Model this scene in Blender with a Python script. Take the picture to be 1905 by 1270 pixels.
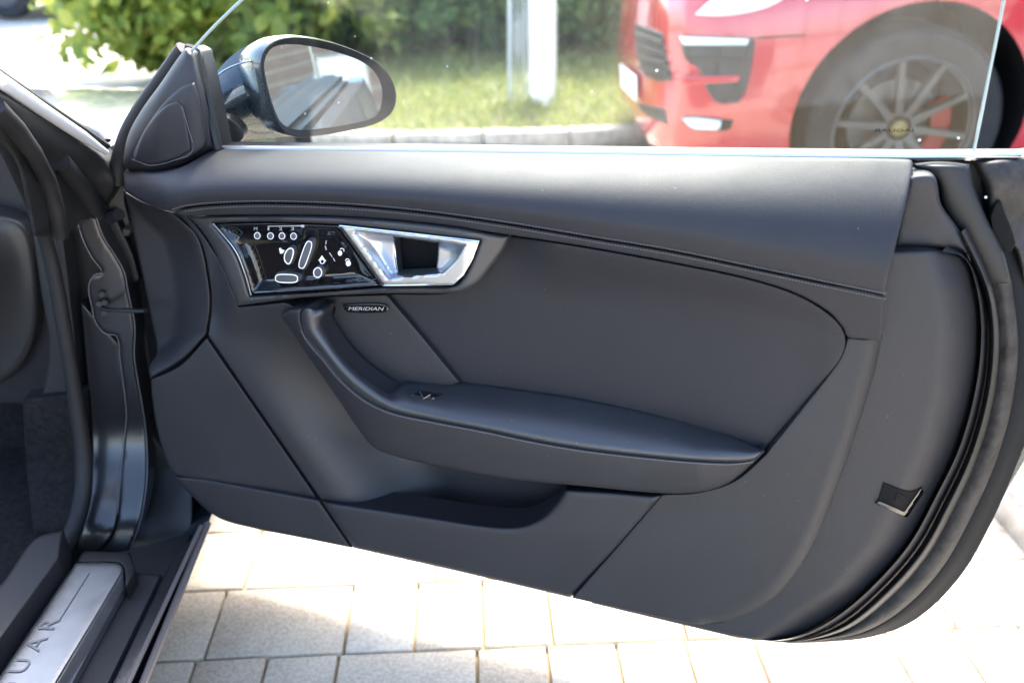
import bpy, bmesh, math, random
import numpy as np
from mathutils import Vector, Matrix
from mathutils.geometry import delaunay_2d_cdt
from mathutils.bvhtree import BVHTree
random.seed(7); rng = np.random.default_rng(7)
for o in list(bpy.data.objects): bpy.data.objects.remove(o)
SC = bpy.context.scene
COL = SC.collection
# ------------------------------------------------------------------ camera
FPX, PW, PH = 1500.0, 1905.0, 1270.0
HOR = -200.0
PITCH = math.atan((PH/2-HOR)/FPX)
CH = 1.18
cam_d = bpy.data.cameras.new('camera'); cam = bpy.data.objects.new('camera', cam_d); COL.objects.link(cam)
cam.location = (0, 0, CH); cam.rotation_euler = (math.pi/2-PITCH, 0, 0)
cam_d.sensor_width = 36.0; cam_d.lens = 36.0*FPX/PW; cam_d.clip_start = .02; cam_d.clip_end = 2000
cam_d.dof.use_dof = True; cam_d.dof.focus_distance = 1.02; cam_d.dof.aperture_fstop = 3.0
SC.camera = cam
# ------------------------------------------------------------------ sky, sun, exposure
SUN_EL, SUN_AZ = math.radians(47), math.radians(9)      # azimuth clockwise from +Y
w = bpy.data.worlds.new('World'); SC.world = w; w.use_nodes = True
nt = w.node_tree; bg = nt.nodes['Background']
sky = nt.nodes.new('ShaderNodeTexSky'); sky.sky_type = 'NISHITA'; sky.sun_disc = False
sky.sun_elevation = SUN_EL; sky.sun_rotation = SUN_AZ; sky.air_density = 1.0; sky.dust_density = 3.0; sky.ozone_density = 1.0
nt.links.new(sky.outputs[0], bg.inputs[0]); bg.inputs[1].default_value = 0.15
sd = bpy.data.lights.new('sun', 'SUN'); so = bpy.data.objects.new('sun', sd); COL.objects.link(so)
sd.energy = 1.65; sd.angle = math.radians(11); sd.color = (1, .96, .9)
sdir = Vector((math.sin(SUN_AZ)*math.cos(SUN_EL), math.cos(SUN_AZ)*math.cos(SUN_EL), math.sin(SUN_EL)))
so.rotation_euler = sdir.to_track_quat('Z', 'Y').to_euler(); so.location = (-1, 8, 9)
SC.view_settings.view_transform = 'Standard'; SC.view_settings.look = 'None'
SC.view_settings.exposure = 3.0; SC.view_settings.gamma = 1.0

# ------------------------------------------------------------------ pixel rays (a pixel gives only a direction)
cP, sP = math.cos(PITCH), math.sin(PITCH)
def rays(px, py):
    u = (np.asarray(px, float)-PW/2)/FPX; v = (PH/2-np.asarray(py, float))/FPX
    return np.stack([u+0*v, cP+v*sP+0*u, -sP+v*cP+0*u], -1)
CAMP = np.array([0, 0, CH])
def PY(px, py, Y):                       # point on the plane y = Y
    d = rays(px, py); return CAMP + d*(np.asarray(Y)/d[..., 1])[..., None]
def PZ(px, py, z):                       # point on the plane z = z
    d = rays(px, py); return CAMP + d*((np.asarray(z)-CH)/d[..., 2])[..., None]
# the open door: plane from its lower corners, leaning slightly outwards at the top
DL, DR = PZ(380, 975, .255), PZ(1400, 1190, .245)
_d = DR-DL; _d[2] = 0; _d /= np.linalg.norm(_d)
TILT = math.radians(3)
DN = np.array([_d[1]*math.cos(TILT), -_d[0]*math.cos(TILT), math.sin(TILT)])
if np.dot(DN, CAMP-DL) < 0: DN = -DN
DDIR = _d.copy()
def PD(px, py, off=0.0):
    d = rays(px, py); k = np.dot(DL-CAMP, DN)+np.asarray(off)
    return CAMP + d*(k/(d@DN))[..., None]

# ------------------------------------------------------------------ materials
def new_mat(name):
    m = bpy.data.materials.new(name); m.use_nodes = True
    return m, m.node_tree, m.node_tree.nodes['Principled BSDF']
def mat(name, col, rough=.5, metal=0., spec=.5, coat=0., coat_r=.05, bump=0., bscale=300., var=0., vscale=20., sheen=0., wav=0., dust=0.):
    m, t, b = new_mat(name); L = t.links
    b.inputs['Base Color'].default_value = (*col, 1); b.inputs['Roughness'].default_value = rough
    b.inputs['Metallic'].default_value = metal; b.inputs['Specular IOR Level'].default_value = spec
    b.inputs['Coat Weight'].default_value = coat; b.inputs['Coat Roughness'].default_value = coat_r
    b.inputs['Sheen Weight'].default_value = sheen
    tc = t.nodes.new('ShaderNodeTexCoord')
    if var:
        n = t.nodes.new('ShaderNodeTexNoise'); n.inputs['Scale'].default_value = vscale; n.inputs['Detail'].default_value = 6
        L.new(tc.outputs['Object'], n.inputs['Vector'])
        r = t.nodes.new('ShaderNodeValToRGB'); L.new(n.outputs['Fac'], r.inputs[0])
        r.color_ramp.elements[0].position = .3; r.color_ramp.elements[1].position = .7
        r.color_ramp.elements[0].color = (*[c*(1-var) for c in col], 1); r.color_ramp.elements[1].color = (*[min(1, c*(1+var)) for c in col], 1)
        L.new(r.outputs[0], b.inputs['Base Color'])
        mr = t.nodes.new('ShaderNodeMapRange'); mr.inputs['To Min'].default_value = max(.02, rough-.08); mr.inputs['To Max'].default_value = min(1, rough+.08)
        L.new(n.outputs['Fac'], mr.inputs[0]); L.new(mr.outputs[0], b.inputs['Roughness'])
    if bump:
        v = t.nodes.new('ShaderNodeTexVoronoi'); v.inputs['Scale'].default_value = bscale; v.feature = 'SMOOTH_F1'
        n2 = t.nodes.new('ShaderNodeTexNoise'); n2.inputs['Scale'].default_value = bscale*.45; n2.inputs['Detail'].default_value = 4
        a = t.nodes.new('ShaderNodeMath'); a.operation = 'ADD'
        L.new(tc.outputs['Object'], v.inputs['Vector']); L.new(tc.outputs['Object'], n2.inputs['Vector'])
        L.new(v.outputs['Distance'], a.inputs[0]); L.new(n2.outputs['Fac'], a.inputs[1])
        bp = t.nodes.new('ShaderNodeBump'); bp.inputs['Strength'].default_value = bump; bp.inputs['Distance'].default_value = .0006
        L.new(a.outputs[0], bp.inputs['Height']); L.new(bp.outputs[0], b.inputs['Normal'])
        if wav:
            n3 = t.nodes.new('ShaderNodeTexNoise'); n3.inputs['Scale'].default_value = 16; n3.inputs['Detail'].default_value = 3; L.new(tc.outputs['Object'], n3.inputs['Vector'])
            b2 = t.nodes.new('ShaderNodeBump'); b2.inputs['Strength'].default_value = wav; b2.inputs['Distance'].default_value = .006
            L.new(n3.outputs['Fac'], b2.inputs['Height']); L.new(b2.outputs[0], bp.inputs['Normal'])
    if dust:
        src = b.inputs['Base Color'].links[0].from_socket if b.inputs['Base Color'].links else None
        v2 = t.nodes.new('ShaderNodeTexVoronoi'); v2.inputs['Scale'].default_value = 170; L.new(tc.outputs['Object'], v2.inputs['Vector'])
        sc_ = t.nodes.new('ShaderNodeSeparateColor'); L.new(v2.outputs['Color'], sc_.inputs[0])
        th = t.nodes.new('ShaderNodeMath'); th.operation = 'MULTIPLY'; th.inputs[1].default_value = .16; L.new(sc_.outputs[1], th.inputs[0])
        l2 = t.nodes.new('ShaderNodeMath'); l2.operation = 'LESS_THAN'; L.new(v2.outputs['Distance'], l2.inputs[0]); L.new(th.outputs[0], l2.inputs[1])
        g2 = t.nodes.new('ShaderNodeMath'); g2.operation = 'GREATER_THAN'; g2.inputs[1].default_value = 1-dust; L.new(sc_.outputs[0], g2.inputs[0])
        m3 = t.nodes.new('ShaderNodeMath'); m3.operation = 'MULTIPLY'; L.new(l2.outputs[0], m3.inputs[0]); L.new(g2.outputs[0], m3.inputs[1])
        mc = t.nodes.new('ShaderNodeMix'); mc.data_type = 'RGBA'; L.new(m3.outputs[0], mc.inputs[0])
        if src: L.new(src, mc.inputs[6])
        else: mc.inputs[6].default_value = (*col, 1)
        mc.inputs[7].default_value = (.09, .085, .08, 1); L.new(mc.outputs[2], b.inputs['Base Color'])
    return m
M = {}
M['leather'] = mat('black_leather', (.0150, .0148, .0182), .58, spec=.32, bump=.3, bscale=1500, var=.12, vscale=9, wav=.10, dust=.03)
M['armleather'] = mat('smooth_arm_leather_lit', (.021, .0215, .0248), .38, spec=.65, bump=.25, bscale=1500, var=.12, vscale=12, wav=.08, dust=.05)  # glossier finish; the lighter base stands in for sky light on the armrest top
M['insert'] = mat('matt_insert_leather_shaded', (.0134, .0130, .0164), .62, spec=.34, bump=.3, bscale=1500, var=.12, vscale=7, wav=.08, dust=.02)  # matt finish; the darker base stands in for weaker light on the door field
M['softpl'] = mat('soft_plastic', (.0144, .0140, .0170), .52, spec=.45, bump=.35, bscale=1200, var=.14, vscale=8, wav=.04, dust=.04)
M['hardpl'] = mat('grained_plastic', (.0158, .0152, .0176), .56, spec=.42, bump=.5, bscale=1400, var=.16, vscale=7, wav=.04, dust=.05)
M['bezel'] = mat('graphite_bezel', (.03, .029, .03), .42, spec=.5, bump=.15, bscale=1500, var=.06)
M['gloss'] = mat('gloss_black', (.003, .003, .004), .06, spec=.5, coat=.6)
M['mattblack'] = mat('matt_black', (.007, .0075, .009), .75, spec=.15)
M['deep'] = mat('deep_black', (.002, .002, .0025), .8, spec=.2)
M['rubber'] = mat('rubber', (.011, .011, .0115), .5, spec=.35, var=.25, vscale=30)
M['satin'] = mat('satin_metal', (.46, .48, .51), .36, metal=1.)
M['chrome'] = mat('chrome', (.82, .83, .84), .08, metal=1.)
M['whiteink'] = mat('white_ink', (.75, .76, .78), .5)
M['greyink'] = mat('grey_ink', (.35, .36, .38), .5)
M['paint'] = mat('dark_paint', (.012, .012, .014), .3, spec=.5, coat=.35, coat_r=.12)
M['whitestrip'] = mat('bright_strip', (.66, .67, .69), .25, metal=.25)
M['edgegrey'] = mat('pale_edge', (.10, .10, .105), .4)  # pale grey edge lines; on the jamb they are painted glints
M['navy'] = mat('navy_paint', (.010, .022, .036), .28, metal=.35, spec=.5, coat=1., coat_r=.03, var=.15, vscale=500)
M['dusty'] = mat('dusty_primer', (.024, .0212, .0195), .6, spec=.3, var=.6, vscale=60, bump=1., bscale=180, dust=.2)
M['tread'] = mat('brushed_tread', (.27, .275, .285), .40, metal=.9, var=.14, vscale=25)
M['carpet'] = mat('carpet', (.014, .0135, .014), .95, spec=.1, bump=1., bscale=500, var=.4, vscale=120)
M['thread'] = mat('thread', (.13, .132, .14), .6)
M['tyre'] = mat('tyre_rubber', (.022, .022, .023), .75, spec=.3, var=.2, vscale=15)
M['red'] = mat('red_paint', (.42, .003, .016), .24, spec=.5, coat=1., coat_r=.02)
M['redtrim'] = mat('red_caliper', (.25, .015, .015), .45)
M['rim'] = mat('wheel_metal', (.10, .10, .105), .4, metal=.7)
M['blackpl'] = mat('black_plastic', (.008, .008, .0085), .42)
M['lamp'] = mat('lamp_lens', (.62, .70, .72), .08, spec=.6, coat=1.)
M['plate'] = mat('plate_white', (.75, .77, .78), .4)
M['stone'] = mat('kerb_stone', (.36, .33, .29), .85, var=.35, vscale=18, bump=1., bscale=160)

M['bark'] = mat('bark', (.07, .05, .035), .9, var=.4, vscale=30, bump=1, bscale=60)
M['wallwhite'] = mat('white_render', (.7, .69, .66), .8, var=.08)
M['greycar'] = mat('grey_paint', (.06, .062, .07), .3, coat=1.)
M['seal'] = mat('soft_seal', (.013, .0128, .0138), .6, spec=.3)

def glass_mat(name, tint=(.88, .95, .92), specks=True):
    m, t, b = new_mat(name); L = t.links
    out = t.nodes['Material Output']; t.nodes.remove(b)
    tr = t.nodes.new('ShaderNodeBsdfTransparent'); tr.inputs[0].default_value = (*tint, 1)
    gl = t.nodes.new('ShaderNodeBsdfGlossy'); gl.inputs['Roughness'].default_value = .015
    fr = t.nodes.new('ShaderNodeFresnel'); fr.inputs[0].default_value = 1.62
    mx = t.nodes.new('ShaderNodeMixShader'); L.new(fr.outputs[0], mx.inputs[0]); L.new(tr.outputs[0], mx.inputs[1]); L.new(gl.outputs[0], mx.inputs[2])
    df = t.nodes.new('ShaderNodeBsdfDiffuse'); df.inputs[0].default_value = (.75, .78, .78, 1)
    tc = t.nodes.new('ShaderNodeTexCoord')
    # dust film streaked downwards plus dried water spots
    mp = t.nodes.new('ShaderNodeMapping'); mp.inputs['Scale'].default_value = (40, 40, 2.5)
    n = t.nodes.new('ShaderNodeTexNoise'); n.inputs['Scale'].default_value = 1.5; n.inputs['Detail'].default_value = 4
    L.new(tc.outputs['Object'], mp.inputs[0]); L.new(mp.outputs[0], n.inputs['Vector'])
    mr = t.nodes.new('ShaderNodeMapRange'); mr.inputs[1].default_value = .4; mr.inputs[2].default_value = .8; mr.inputs[3].default_value = .001; mr.inputs[4].default_value = .025
    L.new(n.outputs['Fac'], mr.inputs[0])
    v = t.nodes.new('ShaderNodeTexVoronoi'); v.inputs['Scale'].default_value = 42; L.new(tc.outputs['Object'], v.inputs['Vector'])
    lt = t.nodes.new('ShaderNodeMath'); lt.operation = 'LESS_THAN'; L.new(v.outputs['Distance'], lt.inputs[0])
    sp = t.nodes.new('ShaderNodeSeparateColor'); L.new(v.outputs['Color'], sp.inputs[0])
    rv = t.nodes.new('ShaderNodeMath'); rv.operation = 'MULTIPLY'; rv.inputs[1].default_value = .085; L.new(sp.outputs[1], rv.inputs[0]); L.new(rv.outputs[0], lt.inputs[1])
    gt = t.nodes.new('ShaderNodeMath'); gt.operation = 'GREATER_THAN'; gt.inputs[1].default_value = .6; L.new(sp.outputs[0], gt.inputs[0])
    ml = t.nodes.new('ShaderNodeMath'); ml.operation = 'MULTIPLY'; L.new(lt.outputs[0], ml.inputs[0]); L.new(gt.outputs[0], ml.inputs[1])
    m2 = t.nodes.new('ShaderNodeMath'); m2.operation = 'MULTIPLY'; m2.inputs[1].default_value = .7; L.new(ml.outputs[0], m2.inputs[0])
    ad = t.nodes.new('ShaderNodeMath'); ad.operation = 'MAXIMUM'; L.new(mr.outputs[0], ad.inputs[0]); L.new(m2.outputs[0], ad.inputs[1])
    mx2 = t.nodes.new('ShaderNodeMixShader'); L.new(ad.outputs[0], mx2.inputs[0]); L.new(mx.outputs[0], mx2.inputs[1]); L.new(df.outputs[0], mx2.inputs[2])
    L.new(mx2.outputs[0], out.inputs[0])
    return m
M['glass'] = glass_mat('side_glass'); M['screen'] = glass_mat('windscreen_glass', (.93, .96, .93))
M['glassedge'] = mat('glass_edge', (.30, .36, .34), .3)  # pale diffuse colour stands in for light caught in the pane's edge
M['darkglass'] = mat('dark_glass', (.01, .012, .014), .05, coat=1.)

def mirror_mat():
    m, t, b = new_mat('mirror_silver'); L = t.links
    b.inputs['Metallic'].default_value = 1; b.inputs['Roughness'].default_value = .02; b.inputs['Base Color'].default_value = (.72, .78, .77, 1)
    out = t.nodes['Material Output']; tc = t.nodes.new('ShaderNodeTexCoord')
    v = t.nodes.new('ShaderNodeTexVoronoi'); v.inputs['Scale'].default_value = 70; L.new(tc.outputs['Object'], v.inputs['Vector'])
    lt = t.nodes.new('ShaderNodeMath'); lt.operation = 'LESS_THAN'; lt.inputs[1].default_value = .1; L.new(v.outputs['Distance'], lt.inputs[0])
    sp = t.nodes.new('ShaderNodeSeparateColor'); L.new(v.outputs['Color'], sp.inputs[0])
    gt = t.nodes.new('ShaderNodeMath'); gt.operation = 'GREATER_THAN'; gt.inputs[1].default_value = .7; L.new(sp.outputs[0], gt.inputs[0])
    ml = t.nodes.new('ShaderNodeMath'); ml.operation = 'MULTIPLY'; L.new(lt.outputs[0], ml.inputs[0]); L.new(gt.outputs[0], ml.inputs[1])
    ml2 = t.nodes.new('ShaderNodeMath'); ml2.operation = 'MULTIPLY_ADD'; ml2.inputs[1].default_value = .6; ml2.inputs[2].default_value = .05; L.new(ml.outputs[0], ml2.inputs[0])
    df = t.nodes.new('ShaderNodeBsdfDiffuse'); df.inputs[0].default_value = (.7, .72, .72, 1)
    mx = t.nodes.new('ShaderNodeMixShader'); L.new(ml2.outputs[0], mx.inputs[0]); L.new(b.outputs[0], mx.inputs[1]); L.new(df.outputs[0], mx.inputs[2]); L.new(mx.outputs[0], out.inputs[0])
    return m
M['mirror'] = mirror_mat()

def leaf_mat(name, cols, trans=.35):
    m, t, b = new_mat(name); L = t.links
    g = t.nodes.new('ShaderNodeNewGeometry'); r = t.nodes.new('ShaderNodeValToRGB'); L.new(g.outputs['Random Per Island'], r.inputs[0])
    els = r.color_ramp.elements
    while len(els) < len(cols): els.new(.5)
    for i, c in enumerate(cols): els[i].position = i/(len(cols)-1); els[i].color = (*c, 1)
    L.new(r.outputs[0], b.inputs['Base Color']); b.inputs['Roughness'].default_value = .45; b.inputs['Specular IOR Level'].default_value = .4
    tl = t.nodes.new('ShaderNodeBsdfTranslucent'); L.new(r.outputs[0], tl.inputs[0])
    mx = t.nodes.new('ShaderNodeMixShader'); mx.inputs[0].default_value = trans; out = t.nodes['Material Output']
    L.new(b.outputs[0], mx.inputs[1]); L.new(tl.outputs[0], mx.inputs[2]); L.new(mx.outputs[0], out.inputs[0])
    return m
M['cloth'] = leaf_mat('white_cloth', [(.6, .62, .63), (.56, .58, .59)], .3)
M['leaf_y'] = leaf_mat('yellow_green_leaf', [(.20, .26, .04), (.33, .39, .07), (.16, .25, .05), (.48, .48, .10)], .55)
M['leaf_g'] = leaf_mat('green_leaf', [(.10, .20, .045), (.17, .31, .07), (.07, .15, .04), (.30, .42, .10)], .55)
M['grass'] = leaf_mat('grass_blade', [(.24, .28, .07), (.34, .34, .10), (.17, .25, .06), (.46, .42, .2)], .4)
M['litter'] = leaf_mat('dry_litter', [(.35, .22, .15), (.5, .36, .26), (.6, .5, .42), (.3, .2, .14)], .1)

def film_mat():
    m, t, b = new_mat('clear_film'); L = t.links; out = t.nodes['Material Output']
    b.inputs['Base Color'].default_value = (.75, .78, .78, 1); b.inputs['Roughness'].default_value = .35
    tr = t.nodes.new('ShaderNodeBsdfTransparent'); mx = t.nodes.new('ShaderNodeMixShader')
    lw = t.nodes.new('ShaderNodeLayerWeight'); lw.inputs[0].default_value = .45
    mr = t.nodes.new('ShaderNodeMapRange'); mr.inputs[3].default_value = .12; mr.inputs[4].default_value = .85; L.new(lw.outputs['Facing'], mr.inputs[0])
    L.new(mr.outputs[0], mx.inputs[0]); L.new(tr.outputs[0], mx.inputs[1]); L.new(b.outputs[0], mx.inputs[2]); L.new(mx.outputs[0], out.inputs[0])
    return m
M['film'] = film_mat()
def ground_mat(name, c1, c2, scale, rough=.9, bump=.6):
    m, t, b = new_mat(name); L = t.links; tc = t.nodes.new('ShaderNodeTexCoord')
    n = t.nodes.new('ShaderNodeTexNoise'); n.inputs['Scale'].default_value = scale; n.inputs['Detail'].default_value = 8; n.inputs['Roughness'].default_value = .65
    n2 = t.nodes.new('ShaderNodeTexNoise'); n2.inputs['Scale'].default_value = scale*22; n2.inputs['Detail'].default_value = 5
    L.new(tc.outputs['Object'], n.inputs['Vector']); L.new(tc.outputs['Object'], n2.inputs['Vector'])
    a = t.nodes.new('ShaderNodeMath'); a.operation = 'MULTIPLY_ADD'; a.inputs[1].default_value = .6; L.new(n2.outputs['Fac'], a.inputs[0])
    h = t.nodes.new('ShaderNodeMath'); h.operation = 'MULTIPLY'; h.inputs[1].default_value = .4; L.new(n.outputs['Fac'], h.inputs[0]); L.new(h.outputs[0], a.inputs[2])
    r = t.nodes.new('ShaderNodeValToRGB'); L.new(a.outputs[0], r.inputs[0])
    r.color_ramp.elements[0].position = .38; r.color_ramp.elements[1].position = .6
    r.color_ramp.elements[0].color = (*c1, 1); r.color_ramp.elements[1].color = (*c2, 1)
    L.new(r.outputs[0], b.inputs['Base Color']); b.inputs['Roughness'].default_value = rough; b.inputs['Specular IOR Level'].default_value = .2
    bp = t.nodes.new('ShaderNodeBump'); bp.inputs['Strength'].default_value = bump; bp.inputs['Distance'].default_value = .003
    L.new(a.outputs[0], bp.inputs['Height']); L.new(bp.outputs[0], b.inputs['Normal'])
    return m
M['paver'] = ground_mat('concrete_paver', (.48, .42, .33), (.66, .595, .475), 7)
M['paver2'] = ground_mat('concrete_paver_pale', (.52, .46, .37), (.69, .63, .52), 6)
M['paver3'] = ground_mat('concrete_paver_warm', (.44, .37, .28), (.62, .54, .42), 8)
M['sand'] = ground_mat('joint_sand', (.26, .20, .11), (.42, .33, .20), 20)
M['ground'] = ground_mat('pale_ground', (.42, .40, .36), (.55, .52, .47), .8)
M['soil'] = ground_mat('soil', (.12, .10, .06), (.24, .2, .12), 5)
def brick_mat():
    m, t, b = new_mat('brick_wall'); L = t.links; tc = t.nodes.new('ShaderNodeTexCoord')
    sx = t.nodes.new('ShaderNodeSeparateXYZ'); mp = t.nodes.new('ShaderNodeCombineXYZ'); L.new(sx.outputs[1], mp.inputs[0]); L.new(sx.outputs[2], mp.inputs[1])
    br = t.nodes.new('ShaderNodeTexBrick'); br.inputs['Scale'].default_value = 4
    br.inputs['Color1'].default_value = (.17, .09, .06, 1); br.inputs['Color2'].default_value = (.12, .065, .045, 1); br.inputs['Mortar'].default_value = (.2, .18, .16, 1)
    L.new(tc.outputs['Object'], sx.inputs[0]); L.new(mp.outputs[0], br.inputs['Vector']); L.new(br.outputs[0], b.inputs['Base Color']); b.inputs['Roughness'].default_value = .85
    return m
M['brick'] = brick_mat()

# ------------------------------------------------------------------ object helpers
def tag(o, label=None, cat=None, group=None, kind=None):
    if label: o['label'] = label
    if cat: o['category'] = cat
    if group: o['group'] = group
    if kind: o['kind'] = kind
    return o
def empty(name, loc, label, cat, group=None):
    e = bpy.data.objects.new(name, None); COL.objects.link(e); e.location = loc; e.empty_display_size = .2
    return tag(e, label, cat, group)
def adopt(o, parent):
    if parent is None: return
    o.parent = parent
    if parent.type == 'EMPTY': o.matrix_parent_inverse = Matrix.LocRotScale(parent.location, parent.rotation_euler, parent.scale).inverted()
def mesh_obj(name, V, F, m, parent=None, smooth=True, angle=40):
    me = bpy.data.meshes.new(name); me.from_pydata([tuple(map(float, v)) for v in V], [], [tuple(map(int, f)) for f in F]); me.update()
    if smooth:
        me.shade_smooth(); me.set_sharp_from_angle(angle=math.radians(angle))
    o = bpy.data.objects.new(name, me); COL.objects.link(o)
    if m is not None: me.materials.append(M[m] if isinstance(m, str) else m)
    adopt(o, parent); return o
def bm_obj(name, bm, m, parent=None, smooth=True, angle=40):
    bmesh.ops.recalc_face_normals(bm, faces=bm.faces)
    me = bpy.data.meshes.new(name); bm.to_mesh(me); bm.free()
    if smooth: me.shade_smooth(); me.set_sharp_from_angle(angle=math.radians(angle))
    o = bpy.data.objects.new(name, me); COL.objects.link(o); me.materials.append(M[m] if isinstance(m, str) else m)
    adopt(o, parent); return o

# ------------------------------------------------------------------ outlines and patches
def spline(pts, closed=True, n=10):
    """Hermite curve through points; a third entry of 1 makes a sharp corner."""
    P = [np.array(p[:2], float) for p in pts]; K = [len(p) > 2 and p[2] for p in pts]; N = len(P); out = []
    segs = N if closed else N-1
    for i in range(segs):
        j = (i+1) % N; p0, p1 = P[i], P[j]; L = np.linalg.norm(p1-p0)
        def tan(k, a, b):
            if K[k] or (not closed and k in (0, N-1)): return (p1-p0)
            d = P[(k+1) % N]-P[(k-1) % N]; return d/(np.linalg.norm(d)+1e-9)*L
        t0, t1 = tan(i, 0, 0), tan(j, 0, 0)
        m = max(2, int(L/5.5)+1)
        for s in np.linspace(0, 1, m, endpoint=False):
            h = (2*s**3-3*s*s+1, s**3-2*s*s+s, -2*s**3+3*s*s, s**3-s*s)
            out.append(h[0]*p0+h[1]*t0+h[2]*p1+h[3]*t1)
    if not closed: out.append(P[-1])
    return np.array(out)
def dist_to(pts, poly, closed=True):
    A = poly; B = np.roll(poly, -1, 0)
    if not closed: A, B = poly[:-1], poly[1:]
    D = np.full(len(pts), 1e9)
    for a, b in zip(A, B):
        ab = b-a; L = ab@ab+1e-12; t = np.clip(((pts-a)@ab)/L, 0, 1)
        D = np.minimum(D, np.hypot(*(pts-a-t[:, None]*ab).T))
    return D
def inside(pts, poly):
    x, y = pts[:, 0], pts[:, 1]; c = np.zeros(len(pts), bool); A = poly; B = np.roll(poly, -1, 0)
    for (x0, y0), (x1, y1) in zip(A, B):
        if y0 == y1: continue
        k = ((y0 > y) != (y1 > y)) & (x < (x1-x0)*(y-y0)/(y1-y0)+x0); c ^= k
    return c
def normals2(poly):
    a = np.roll(poly, 1, 0); b = np.roll(poly, -1, 0); e0 = poly-a; e1 = b-poly
    e0 = e0/(np.linalg.norm(e0, axis=1)[:, None]+1e-9); e1 = e1/(np.linalg.norm(e1, axis=1)[:, None]+1e-9)
    t = e0+e1; t /= np.linalg.norm(t, axis=1)[:, None]+1e-9
    n = np.stack([-t[:, 1], t[:, 0]], 1)
    area = .5*np.sum(poly[:, 0]*np.roll(poly[:, 1], -1)-np.roll(poly[:, 0], -1)*poly[:, 1])
    return n if area > 0 else -n
def sstep(a, b, x):
    t = np.clip((x-a)/(b-a), 0, 1); return t*t*(3-2*t)
def patch(name, outline, off, m, parent, step=9, r=4., rz=.003, back=.02, inset=.8, holes=(), P=None, angle=55, backdir=None, raw=False):
    """A shaped trim piece: outline in picture directions, depth 'off' (metres towards the cabin), rounded rim and returned edge."""
    P = P or PD; backdir = -DN if backdir is None else np.asarray(backdir, float)
    poly = np.asarray(outline, float) if raw else spline(outline)
    nn = normals2(poly); poly = poly+nn*inset
    loops = [poly]
    for h in holes:
        hp = spline(h); loops.append(hp-normals2(hp)*.01)
    def D(p): return np.min([dist_to(p, l) for l in loops], 0)
    pts = [l for l in loops]
    for i, l in enumerate(loops):
        nl = normals2(l)*(1 if i == 0 else -1)
        for k in (.1, .3, .6, 1.0):
            q = l+nl*k*r; q = q[inside(q, loops[0])]
            for h in loops[1:]: q = q[~inside(q, h)]
            if len(q):
                q = q[D(q) > k*r*.93]
                if len(q): pts.append(q)
    lo, hi = poly.min(0), poly.max(0)
    gx, gy = np.meshgrid(np.arange(lo[0]+step*.37, hi[0], step), np.arange(lo[1]+step*.41, hi[1], step)); g = np.stack([gx.ravel(), gy.ravel()], 1)
    g = g[inside(g, poly)]
    for h in loops[1:]: g = g[~inside(g, h)]
    if len(g): g = g[D(g) > r+step*.35]
    if len(g): pts.append(g)
    allp = np.concatenate(pts); edges = []; base = 0
    for l in loops:
        n = len(l); edges += [(base+i, base+(i+1) % n) for i in range(n)]; base += n
    nb = base
    vo, eo, fo, ov, oe, of = delaunay_2d_cdt([Vector(p) for p in allp], edges, [], 1, 1e-5)
    V2 = np.array([(v.x, v.y) for v in vo]); F = [f for f in fo]
    cen = np.array([V2[list(f)].mean(0) for f in F]); ok = inside(cen, poly)
    for h in loops[1:]: ok &= ~inside(cen, h)
    F = [f for f, k in zip(F, ok) if k]
    d = D(V2); d[d < 1e-3] = 0
    o = off(V2[:, 0], V2[:, 1]) if callable(off) else np.full(len(V2), float(off))
    if r > 0 and rz: o = o - rz*(1-np.sqrt(np.clip(1-(1-np.minimum(d, r)/r)**2, 0, 1)))
    W = P(V2[:, 0], V2[:, 1], o)
    if len(F):
        a, b, c = W[F[0][0]], W[F[0][1]], W[F[0][2]]
        if np.dot(np.cross(b-a, c-a), CAMP-a) < 0: F = [tuple(reversed(f)) for f in F]
    V = list(W); FF = list(F)
    if back:
        cnt = {}
        for f in F:
            for i in range(len(f)):
                e = (f[i], f[(i+1) % len(f)]); cnt[e] = 1
        mp = {}
        for (i, j) in list(cnt):
            if (j, i) not in cnt:
                for k in (i, j):
                    if k not in mp: mp[k] = len(V); V.append(W[k]+backdir*back)
                FF.append((j, i, mp[i], mp[j]))
    return mesh_obj(name, V, FF, m, parent, angle=angle)
def tube(name, path, rad, m, parent, nseg=10, caps=True, flat=1., up=None):
    path = np.asarray(path, float); N = len(path); rad = np.broadcast_to(np.asarray(rad, float), (N,))
    V = []; F = []
    t = np.gradient(path, axis=0); t /= np.linalg.norm(t, axis=1)[:, None]+1e-9
    upv = np.array([0, 0, 1.]) if up is None else np.asarray(up, float)
    for i in range(N):
        a = np.cross(t[i], upv)
        if np.linalg.norm(a) < 1e-3: a = np.cross(t[i], [1, 0, 0])
        a /= np.linalg.norm(a); b = np.cross(a, t[i])
        for k in range(nseg):
            th = 2*math.pi*k/nseg; V.append(path[i]+rad[i]*(math.cos(th)*a+math.sin(th)*b*flat))
    for i in range(N-1):
        for k in range(nseg):
            k2 = (k+1) % nseg; F.append((i*nseg+k, i*nseg+k2, (i+1)*nseg+k2, (i+1)*nseg+k))
    if caps: F += [tuple(range(nseg-1, -1, -1)), tuple((N-1)*nseg+k for k in range(nseg))]
    return mesh_obj(name, V, F, m, parent)
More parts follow.
